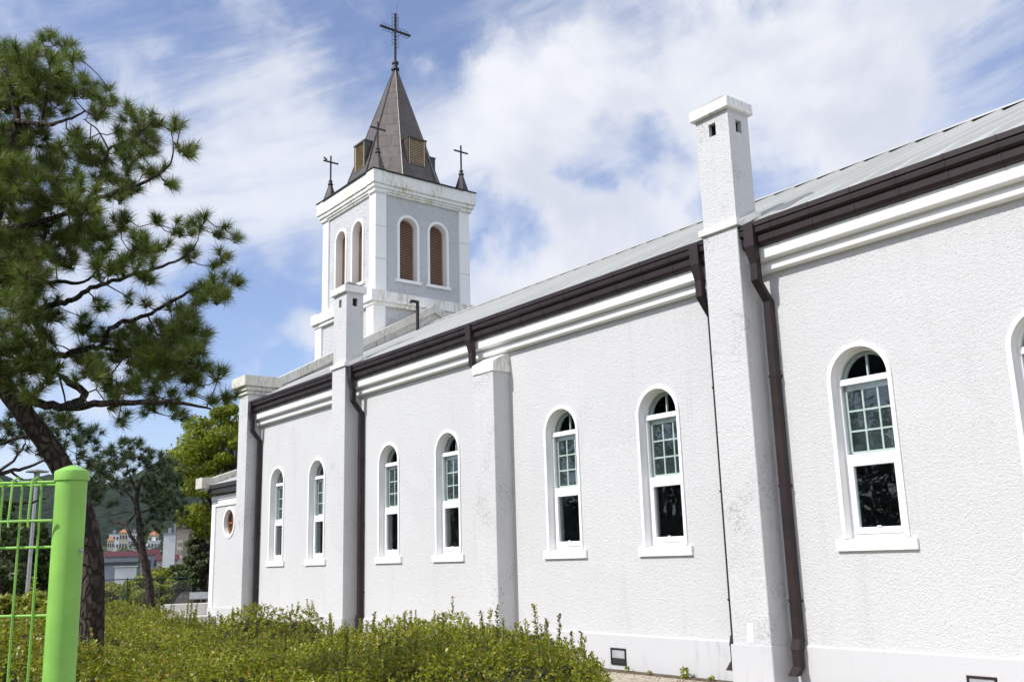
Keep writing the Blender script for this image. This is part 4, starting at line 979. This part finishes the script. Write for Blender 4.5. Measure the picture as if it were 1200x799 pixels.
def hedge_mesh():
    hd = thing('hedge', 'long clipped azalea hedge with stray shoots, filling the bed before the church', 'hedge', (-14, 4.5, 0))
    V = []
    def rosettes(C, H, k, s, stemlen):
        n = len(C)
        P = np.column_stack([C, H])
        for q in range(k):
            az = rng.uniform(0, 2*math.pi, n); el = rng.uniform(.05, 1.1, n)
            d = np.column_stack([np.cos(az)*np.cos(el), np.sin(az)*np.cos(el), np.sin(el)])
            b0 = P + np.array([0, 0, 1])*(rng.uniform(-1, 0, n)*stemlen)[:, None]
            sd = np.cross(d, [0, 0, 1.0]) + rng.normal(size=(n, 3))*.3; sd /= np.linalg.norm(sd, axis=1)[:, None]
            L = (s*rng.uniform(.7, 1.3, n))[:, None]
            V.append(np.stack([b0, b0 + d*L*.6 + sd*L*.34, b0 + d*L, b0 + d*L*.6 - sd*L*.34], 1).reshape(-1, 3))
    # density falls off with distance from the eye
    N = 90000; C = np.column_stack([rng.uniform(-33, -4.4, N*6), rng.uniform(-1, 8.7, N*6)])
    C = C[inside(C)]; dist = np.hypot(C[:, 0], C[:, 1]); keep = rng.uniform(size=len(C)) < np.clip((9.0/dist)**1.6, .14, 1)*.46
    C = C[keep]; dist = np.hypot(C[:, 0], C[:, 1])
    depth = rng.uniform(0, 1, len(C))**1.5*.24
    rosettes(C, htop(C) - depth + rng.normal(size=len(C))*.018, 6, .032 + .0011*np.clip(dist - 8, 0, 20), .05)
    # stray upright shoots
    S = np.column_stack([rng.uniform(-33, -4.4, 2600), rng.uniform(0, 8.7, 2600)]); S = S[inside(S)]
    hs = rng.uniform(.03, .16, len(S)); tall = rng.uniform(size=len(S)) < .09; hs = np.where(tall, rng.uniform(.16, .42, len(S)), hs)
    st = MB()
    for c, h_ in zip(S, hs):
        z = float(htop(c[None])[0]) - .08; ln = rng.normal(size=2)*.09*h_; top = np.array([c[0] + ln[0], c[1] + ln[1], z + .08 + h_])
        st.tube([(c[0], c[1], z), top], [.004, .002], 4)
        k = max(3, int((h_ + .05)/.014)); tt = np.linspace(.2, 1.0, k)
        pts = np.array([c[0], c[1], z]) + (top - np.array([c[0], c[1], z]))*tt[:, None]
        rosettes(pts[:, :2], pts[:, 2], 3, np.full(k, .034 if not h_ > .2 else .038), .012)
    v = np.concatenate(V); fast_mesh('foliage', v, np.arange(len(v)).reshape(-1, 4), M['hedge'], hd)
    st.build('shoots', M['twig'], hd)
    # woody mass under the leaves
    gx, gy = np.meshgrid(np.arange(-33, -4.4, .14), np.arange(-.8, 8.8, .14)); G = np.column_stack([gx.ravel(), gy.ravel()]); ins = inside(G)
    z = np.where(ins, np.maximum(htop(G) - .24, .02), -.05); v = np.column_stack([G, z]); nx = gx.shape[1]; F = []
    idx = np.arange(len(G)).reshape(gx.shape)
    F = np.stack([idx[:-1, :-1], idx[:-1, 1:], idx[1:, 1:], idx[1:, :-1]], -1).reshape(-1, 4); ok = ins[F].any(1)
    fast_mesh('inner_twigs', v, F[ok], m_plain('hedge_twigs', (0.045, 0.050, 0.014), 0.95, var=.6, scale=18, bump=.04), hd, smooth=True)
hedge_mesh()
# wooded bank across the yard, seen mirrored in the window glass
wl = []
for k in range(105):
    x = rng.uniform(-125, 4); y = rng.uniform(-30, -17) ; hh = rng.uniform(4.5, 12.0) * (1.0 if y < -20 else .75)
    for q in range(5): wl.append(leaf_cloud((x + rng.normal()*1.2, y + rng.normal()*1.2, hh*rng.uniform(.12, .95)), (2.1, 1.8, 1.5), 110, .34))
wv = np.concatenate(wl); wd = fast_mesh('woodland', wv, np.arange(len(wv)).reshape(-1, 4), M['leaf_dark'], None, off=(-60, -22, 0)); wd.location = (-60, -22, 0)
wd['kind'] = 'stuff'; tag(wd, 'dark woodland across the yard, mirrored in the church windows', 'woodland')
# a weed at the foot of the wall
for k, (wx, wy, sz) in enumerate(((-10.05, 10.83, 1.0), (-10.72, 10.80, .45), (-11.25, 10.86, .6), (-9.55, 10.84, .5), (-9.75, 9.9, .35), (-12.2, 10.85, .7), (-7.3, 10.86, .6))):
    wv = leaf_cloud((wx, wy, .09*sz), (.08*sz, .06*sz, .09*sz), int(46*sz), .042*(.5 + .5*sz)); wo_ = fast_mesh('weed', wv, np.arange(len(wv)).reshape(-1, 4), M['bushy'], None, off=(wx, wy, 0)); wo_.location = (wx, wy, 0)
    tag(wo_, 'small green weed, the largest one, at the wall foot left of the big chimney pier' if k == 0 else 'tiny green weed sprouting in the soil strip along the wall foot', 'weed', 'weeds along the wall foot')
lv = []; nl = 900
P_ = np.column_stack([rng.uniform(-13.5, -6, nl), 10.78 - rng.exponential(.35, nl), np.full(nl, .012)])
az_ = rng.uniform(0, 6.28, nl); L_ = rng.uniform(.008, .024, nl)[:, None]; d_ = np.column_stack([np.cos(az_), np.sin(az_), rng.normal(size=nl)*.25]); e_ = np.column_stack([-np.sin(az_), np.cos(az_), rng.normal(size=nl)*.25])
lv = np.stack([P_ - d_*L_, P_ + e_*L_*.5, P_ + d_*L_, P_ - e_*L_*.5], 1).reshape(-1, 3); lv[:, 2] = np.maximum(lv[:, 2], .006)
lo = fast_mesh('leaf_litter', lv, np.arange(len(lv)).reshape(-1, 4), m_leaf('dry_leaves', (0.10, 0.06, 0.03), (0.26, 0.18, 0.08), None, .1, .8, .1), None, off=(-9, 10.5, 0)); lo.location = (-9, 10.5, 0); lo['kind'] = 'stuff'
tag(lo, 'dry leaf litter and grit on the paving along the wall', 'leaf litter')

# ------------------------------------------------------------------ green mesh fence
pb = at(76, 690, 2.78); FX = np.array([pb[0], pb[1], 0.0])
radial = np.array([pb[0], pb[1]])/np.hypot(pb[0], pb[1]); tang = np.array([radial[1], -radial[0]])   # to the right as seen from the camera
pan = -tang*math.cos(R(28)) + radial*math.sin(R(28))
LEAN = np.array([*( tang*-0.008), 0])
zt = at(85, 552, 2.78)[2]
fence = thing('mesh_fence', 'lime green welded mesh fence ending at a round steel post with domed cap', 'fence', tuple(FX))
def leaned(p): return np.array(p) + LEAN*(p[2] - 1.68)
m = MB(); rp = .0385; m.lathe((FX[0], FX[1], 0), [(rp, -.05), (rp, zt - .02)], 40); m.v = [tuple(leaned(p)) for p in m.v]; post = m.build('post', M['green_paint'], fence, smooth=True)
m = MB(); m.lathe((FX[0], FX[1], zt), [(rp + .0005, -.0265), (rp + .0035, -.025), (rp + .0045, -.006), (rp + .003, 0), (rp*.55, .010), (.004, .0155)], 40); m.v = [tuple(leaned(p)) for p in m.v]; m.build('cap', M['green_paint'], post, smooth=True)
m = MB(); c = FX + np.array([*(tang*.030 - radial*.022), 0]); zc = at(97, 645, 2.78)[2]; m.tube([c + [0, 0, zc], c + [*(tang*.003 - radial*.003), zc]], [.0065, .006], 10); m.tube([c + [*(tang*.003 - radial*.003), zc], c + [*(tang*.007 - radial*.006), zc]], [.004, .003], 8); m.v = [tuple(leaned(p)) for p in m.v]; m.build('bolt', M['steel'], post)
m = MB(); z0 = zt - .028; hz = [z0, z0 - .10, z0 - .165, z0 - .335, z0 - .505, z0 - .675, z0 - .845, z0 - 1.015]; Lp = 2.6; wr = .0030
nrm2 = np.array([pan[1], -pan[0]]); nrm2 = nrm2*(1 if nrm2@radial < 0 else -1)
def fp(u, w, z): return leaned((FX[0] + pan[0]*u + nrm2[0]*w, FX[1] + pan[1]*u + nrm2[1]*w, z + u*.004))
for i, z in enumerate(hz):
    wofs = .045 if i == 1 else (.0 if i != 0 else .02)
    m.tube([fp(.02 if i == 1 else .034, wofs, z), fp(Lp, wofs, z)], wr*1.25, 7)
    if i == 0: m.tube([fp(.036, .0, z - .006), fp(Lp, .0, z - .006)], wr, 7)
    z_ = z - .17
while z_ > .1: m.tube([fp(.036, 0, z_), fp(Lp, 0, z_)], wr*1.25, 7); z_ -= .17
u = .078
while u < Lp:
    m.tube([fp(u, .004, .08), fp(u, .004, z0 - .02), fp(u, .006, z0 + .004), fp(u + .006, .016, z0 + .013), fp(u + .012, .028, z0 + .006), fp(u + .006, .046, z0 - .10), fp(u + .004, .046, z0 - .115)], wr, 7); u += .052
m.build('wire_mesh', M['green_paint'], fence, smooth=True)

# ------------------------------------------------------------------ things beyond the hedge
# chain-link fence
A, B = at(110, 690, 45.5), at(262, 690, 45.0); A[2] = B[2] = 0
cl = thing('chain_link_fence', 'dark green chain link fence along the slope edge', 'fence', tuple((A + B)/2))
m = MB(); ab = B - A; Lc = np.linalg.norm(ab); ud = ab/Lc
for z in (.06, 1.36): m.tube([A + [0, 0, z], B + [0, 0, z + .0]], .022, 6)
m.build('rail', M['darkgreen'], cl)
for k in range(5):
    m = MB(); p = A + ab*k/4; m.tube([p, p + [0, 0, 1.42]], .03, 6); m.build('post', M['darkgreen'], cl)
m = MB(); s = .075; h = 1.28; k = -h
while k < Lc:
    for sg in (1, -1):
        a, b = (k, k + h) if sg == 1 else (k + h, k); za, zb = .07, .07 + h
        def clip(u_, z_):
            return A + ud*u_ + np.array([0, 0, z_])
        t0, t1 = 0.0, 1.0
        du = b - a
        for lim, sgn in ((0, 1), (Lc, -1)):
            f0, f1 = sgn*(a - lim), sgn*(b - lim)
            if f0 < 0 and f1 < 0: t0 = 2
            elif f0 < 0: t0 = max(t0, f0/(f0 - f1))
            elif f1 < 0: t1 = min(t1, f0/(f0 - f1))
        if t0 < t1: m.tube([clip(a + du*t0, za + (zb - za)*t0), clip(a + du*t1, za + (zb - za)*t1)], .0024, 3, False)
    k += s
m.build('wire_mesh', M['darkgreen'], cl)
# granite steps by the porch, boulders, plaque
def obox(c, ax, hx, hy, z0, z1, mb):
    ax = np.array(ax)/np.linalg.norm(ax); ay = np.array([-ax[1], ax[0]]); q = []
    for z in (z0, z1):
        for a, b in ((-1,-1),(1,-1),(1,1),(-1,1)): q.append((c[0] + ax[0]*hx*a + ay[0]*hy*b, c[1] + ax[1]*hx*a + ay[1]*hy*b, z))
    mb.add(q, [(3,2,1,0),(4,5,6,7),(0,1,5,4),(1,2,6,5),(2,3,7,6),(3,0,4,7)])
c = at(214, 712, 32.5); tg = np.array([-c[1], c[0]]); tg = tg/np.linalg.norm(tg)
m = MB(); obox(c, tg, .95, .9, 0, .32, m); c2 = at(221, 705, 32.9); obox(c2, tg, .72, .45, .321, .66, m)
o = m.build('granite_steps', M['granite'], None, bevel=.015, off=(c[0], c[1], 0)); o.location = (c[0], c[1], 0); tag(o, 'pale granite steps against the west porch', 'steps')
def boulder(px, py, d, r, lab, seed):
    rs = np.random.default_rng(seed); p = at(px, py, d); p[2] = 0
    bm = bmesh.new(); bmesh.ops.create_icosphere(bm, subdivisions=3, radius=1)
    ph = rs.uniform(0, 6, 9); kk = rs.normal(size=(3, 3))*2
    for v in bm.verts:
        q = np.array(v.co); n = sum(math.sin(kk[i]@q + ph[i]) for i in range(3))*.09
        v.co = Vector((q[0]*r[0]*(1+n), q[1]*r[1]*(1+n), max(-.1, q[2]*r[2]*(1+n) + r[2]*.5)))
    me = bpy.data.meshes.new('boulder'); bm.to_mesh(me); bm.free(); me.materials.append(M['rock']); ob = link(bpy.data.objects.new('boulder', me)); ob.location = p
    return tag(ob, lab, 'rock', 'dark garden boulders')
boulder(218, 700, 36, (.85, .4, .72), 'dark boulder behind the granite steps, under the slanted plaque', 1)
boulder(177, 708, 28, (.42, .35, .38), 'dark boulder at the foot of the slim pine', 2)
boulder(149, 708, 28.6, (.38, .3, .22), 'low dark boulder left of the slim pine', 3)
boulder(193, 709, 33.5, (.45, .3, .22), 'flat dark boulder left of the granite steps', 4)
p = at(233, 700, 34.5); pq = thing('plaque_stand', 'small slanted grey plaque on a dark stand beside the porch', 'plaque', (p[0], p[1], 0))
m = MB(); obox(p, tg, .05, .05, 0, .80, m); m.build('stand', M['iron'], pq)
m = MB(); ax = np.array([tg[0], tg[1], 0]); ay = np.array([-tg[1], tg[0], .0]); toc = -np.array([p[0], p[1]])/np.hypot(p[0], p[1])
cz = .84; q = []
for dz in (0, .025):
    for a, b in ((-1,-1),(1,-1),(1,1),(-1,1)): q.append((p[0] + tg[0]*.30*a - toc[0]*.2*b, p[1] + tg[1]*.30*a - toc[1]*.2*b, cz + dz + .1*b))
m.add(q, [(3,2,1,0),(4,5,6,7),(0,1,5,4),(1,2,6,5),(2,3,7,6),(3,0,4,7)]); m.build('plate', M['steel'], pq)
# lamp post and meter box behind the pine
p = at(32, 695, 26); p[2] = 0; lp = thing('lamp_post', 'slim grey lamp post seen through the green mesh panel', 'lamp post', tuple(p))
zl = at(35, 553, 26)[2]
m = MB(); m.tube([p, p + [0, 0, zl]], [.055, .035], 10); m.build('pole', M['steel'], lp, smooth=True)
m = MB(); m.lathe((p[0], p[1], zl), [(.04, -.2), (.06, -.16), (.07, -.02), (.26, 0), (.26, .03), (.08, .07), (.02, .09)], 16); m.build('lantern', M['zinc'], lp)
p = at(48, 690, 24); p[2] = 0; m = MB(); obox(p, tg, .2, .15, 0, 1.12, m); obox(p, tg, .23, .18, 1.12, 1.16, m); obox(p - np.array([*(p[:2]/np.hypot(p[0], p[1])), 0])*.155, tg, .16, .004, .45, 1.05, m)
o = m.build('utility_box', M['granite'], None, bevel=.008, off=tuple(p)); o.location = p; tag(o, 'small pale grey utility box right of the lamp post', 'utility box')

# ------------------------------------------------------------------ town in the valley
M['t_white'] = m_plain('far_white_render', (0.68, 0.69, 0.70), .8, var=.05, scale=.3); M['t_beige'] = m_plain('far_beige_render', (0.30, 0.245, 0.20), .8, var=.06, scale=.3)
M['t_grey'] = m_plain('far_grey_render', (0.26, 0.28, 0.33), .8, var=.1, scale=.3); M['t_red'] = m_plain('far_red_roof', (0.075, 0.014, 0.020), .7, var=.2, scale=.3)
M['t_orange'] = m_plain('far_orange_tile', (0.36, 0.17, 0.09), .8, var=.2, scale=.5); M['t_cream'] = m_plain('far_cream_render', (0.52, 0.46, 0.38), .8, var=.08, scale=.3); M['t_dark'] = m_plain('far_dark_roof', (0.06, 0.06, 0.065), .7, var=.2, scale=.3)
M['t_glass'] = m_plain('far_window', (0.045, 0.055, 0.07), .2, var=.2, scale=.5)
def house(x0, x1, ytop, d, depth, wall, roof, label, rows, cols, kind='flat', roofh=1.0, turn=0.0, name='house', cat='house'):
    pl_, pr_ = at(x0, ytop, d), at(x1, ytop, d); c = (pl_ + pr_)/2; wid = np.linalg.norm((pr_ - pl_)[:2]); top = c[2]
    base = float(hfun(c[0], c[1])) - 1.0
    if top - base < 3: base = top - 3
    root = thing(name, label, cat, (c[0], c[1], base), 'houses of the town below')
    rad = c[:2]/np.hypot(*c[:2]); ax = np.array([-rad[1], rad[0]])*-1; ca, sa = math.cos(turn), math.sin(turn); ax = np.array([ca*ax[0] - sa*ax[1], sa*ax[0] + ca*ax[1]]); ay = np.array([-ax[1], ax[0]])
    depth = min(depth, max(wid*1.0, 3.0)); cc_ = c[:2] + ay*depth/2 * (1 if ay@rad > 0 else -1); 
    if ay@rad < 0: ay = -ay
    G = lambda u, v, z: (cc_[0] + ax[0]*u + ay[0]*v, cc_[1] + ax[1]*u + ay[1]*v, z)
    hx, hy = wid/2, depth/2
    def bx(mb, u0, u1, v0, v1, z0, z1): mb.add([G(u, v, z) for z in (z0, z1) for u, v in ((u0, v0), (u1, v0), (u1, v1), (u0, v1))], [(3,2,1,0),(4,5,6,7),(0,1,5,4),(1,2,6,5),(2,3,7,6),(3,0,4,7)])
    m = MB(); bx(m, -hx, hx, -hy, hy, base, top); m.build('wall', M[wall], root)
    m = MB()
    if kind == 'flat': bx(m, -hx - .15, hx + .15, -hy - .15, hy + .15, top + .01, top + roofh*.3); name != 'shed' and bx(m, -hx*.3, hx*.25, -hy*.5, hy*.4, top + roofh*.31, top + roofh*1.4)
    elif kind == 'gable': m.add([G(-hx-.3, -hy-.3, top+.02), G(hx+.3, -hy-.3, top+.02), G(hx+.3, hy+.3, top+.02), G(-hx-.3, hy+.3, top+.02), G(-hx-.3, 0, top + roofh), G(hx+.3, 0, top + roofh)], [(0,1,5,4),(2,3,4,5),(0,4,3),(1,2,5),(3,2,1,0)])
    else: m.add([G(-hx-.3, -hy-.3, top+.02), G(hx+.3, -hy-.3, top+.02), G(hx+.3, hy+.3, top+.02), G(-hx-.3, hy+.3, top+.02), G(-hx*.3, 0, top + roofh), G(hx*.3, 0, top + roofh)], [(0,1,5,4),(2,3,4,5),(0,4,3),(1,2,5),(3,2,1,0)])
    m.build('roof', M[roof], root)
    fh = min(3.0, (top - base)/max(rows, 1))
    for r_ in range(rows):
        for c_ in range(1 if name == 'apartment_block' else 0, cols):
            u = -hx + wid*(c_ + .5)/cols; z = top - fh*(r_ + .72); ww = wid/cols*.26
            m = MB(); bx(m, u - ww, u + ww, -hy - .06, -hy + .02, z, z + fh*.42); m.build('window', M['t_glass'], root)
    return root, G, hx, hy, top
house(192, 206, 626, 150, 9, 't_white', 't_grey', 'plain white tower block with a stair head on its flat roof', 0, 0, 'flat', .7, 0, 'apartment_block', 'building')
bb = house(207.5, 264, 619, 200, 9, 't_beige', 't_dark', 'beige block with dark roof edge and a pale vertical sign', 4, 5, 'flat', .8, 0.0, 'apartment_block', 'building')
def sign(G, hx, hy, top, txt):
    root = bb[0]
    m = MB(); 
    for z0, z1 in ((top - 6.6, top - 2.2),):
        m.add([G(u, v, z) for z in (z0, z1) for u, v in ((-hx + .15, -hy - .14), (-hx + 1.2, -hy - .14), (-hx + 1.2, -hy - .02), (-hx + .15, -hy - .02))], [(3,2,1,0),(4,5,6,7),(0,1,5,4),(1,2,6,5),(2,3,7,6),(3,0,4,7)])
    sg = m.build('sign_board', M['t_cream'], root)
    for i, ch in enumerate(txt):
        cu = bpy.data.curves.new('lettering', 'FONT'); cu.body = ch; cu.size = 1.05; cu.extrude = .01; cu.align_x = 'CENTER'
        t = bpy.data.objects.new('tmp', cu); COL.objects.link(t); dg = bpy.context.evaluated_depsgraph_get(); dg.update(); me = bpy.data.meshes.new_from_object(t.evaluated_get(dg))
        bpy.data.objects.remove(t)
        g_ = MB(); z = top - 3.4 - i*1.42
        g_.add([np.array(G(-hx + .68 + v.co.x, -hy - .165 - v.co.z, z + v.co.y)) for v in me.vertices], [tuple(p.vertices) for p in me.polygons]); g_.build('sign_lettering', M['iron'], sg)
sign(*bb[1:], '리더스')
house(123, 162, 652, 190, 14, 't_grey', 't_red', 'grey block under a dark red roof left of the slim pine trunk', 2, 5, 'gable', 1.0, 0)
house(165, 186, 650, 200, 12, 't_grey', 't_red', 'grey block under a dark red roof right of the slim pine trunk', 2, 3, 'gable', 1.1, 0)
house(184, 208, 656, 170, 9, 't_cream', 't_red', 'low building with dark red roof below the beige block', 1, 4, 'gable', .9, 0)
house(192, 203, 646, 165, 7, 't_dark', 't_dark', 'small dark roofed building below the white tower', 1, 2, 'flat', .8)
house(118, 160, 661, 105, 8, 't_grey', 't_dark', 'long dark roofed shed low in the valley', 0, 0, 'flat', .8, 0, 'shed', 'shed')
house(135, 160, 664, 92, 6, 't_white', 't_white', 'long low white shed in front of the grey blocks', 0, 0, 'flat', .25, .0, 'shed', 'shed')
house(174, 186, 627, 420, 10, 't_cream', 't_orange', 'hillside villa with an orange hipped roof above the town', 1, 3, 'hip', 1.7, 0)
house(173, 188, 634, 400, 10, 't_white', 't_white', 'white terrace house just below the orange roofed villa', 2, 4, 'flat', 1.2, 0)
hp = [(126, 134, 633, 'cream house with orange roof at the left of the far rows', 't_cream', 't_orange', 'hip'), (136, 144, 636, 'cream house with orange roof, second in the far rows', 't_cream', 't_orange', 'gable'), (145, 153, 631, 'white house with flat roof above the far rows', 't_white', 't_white', 'flat'),
      (150, 160, 637, 'cream house with orange roof against the slim pine fork', 't_cream', 't_orange', 'gable'), (128, 140, 626, 'white house high on the slope at far left', 't_white', 't_grey', 'flat'), (140, 150, 624, 'pale house with a tan roof high on the slope', 't_cream', 't_orange', 'hip'),
      (153, 162, 625, 'small white house high on the slope by the slim pine', 't_white', 't_grey', 'flat'), (168, 176, 642, 'pale grey terrace house low in the far rows', 't_grey', 't_white', 'flat'), (178, 190, 643, 'pale terrace house between villa and white tower', 't_cream', 't_grey', 'flat'), (127, 138, 643, 'white house low in the far rows at left', 't_white', 't_orange', 'gable'), (142, 156, 645, 'low grey house in front of the far rows', 't_grey', 't_grey', 'flat')]
for i, (x0, x1, y, lab, wl_, rf_, kd) in enumerate(hp): house(x0, x1, y, 360 + 11*((i*7) % 11), 9, wl_, rf_, lab, 2, 3, kd, 1.3, 0)
house(204, 240, 611, 210, 9, 't_grey', 't_dark', 'house with a dark pitched roof above the beige block', 1, 3, 'gable', 2.2, .0)
# trees on the valley side between the houses
for i, (px, d, hh, lab) in enumerate(((160, 250, 9, 'dark round tree among the far houses, left of the pine'), (188, 300, 10, 'dark round tree beside the white tower'), (172, 440, 14, 'light green tree by the orange villa'), (196, 460, 14, 'green tree above the white tower'), (134, 300, 9, 'dark tree between the far houses at left'), (150, 480, 14, 'green tree at the top of the far houses'))):
    b_ = gz(at(px, 650, d)); zt_ = at(px, {160: 640, 188: 640, 172: 618, 196: 612, 134: 642, 150: 622}[px], d)[2]
    b_ = (b_[0], b_[1], b_[2] - .5); hh = max(5, zt_ - b_[2]); broad_tree('valley_tree', lab, 'tree', b_, hh, (hh*.35, hh*.35, hh*.42), 30, 3500, .35, M['leaf_dark'], 70 + i, .2, 'trees of the valley side', crown_z=.62)

# ------------------------------------------------------------------ haze
hb = MB(); hb.box(-5200, 5200, -5200, 5200, -60, 420); hz_ = hb.build('haze', bpy.data.materials.new('thin_haze'), None); hz_['kind'] = 'stuff'
hm = hz_.data.materials[0]; hm.use_nodes = True; ht = hm.node_tree; ht.nodes.clear()
hv = ht.nodes.new('ShaderNodeVolumePrincipled'); hv.inputs['Color'].default_value = (0.86, 0.91, 1.0, 1); hv.inputs['Density'].default_value = 0.000035; hv.inputs['Anisotropy'].default_value = 0.2
ho = ht.nodes.new('ShaderNodeOutputMaterial'); ht.links.new(hv.outputs[0], ho.inputs['Volume'])
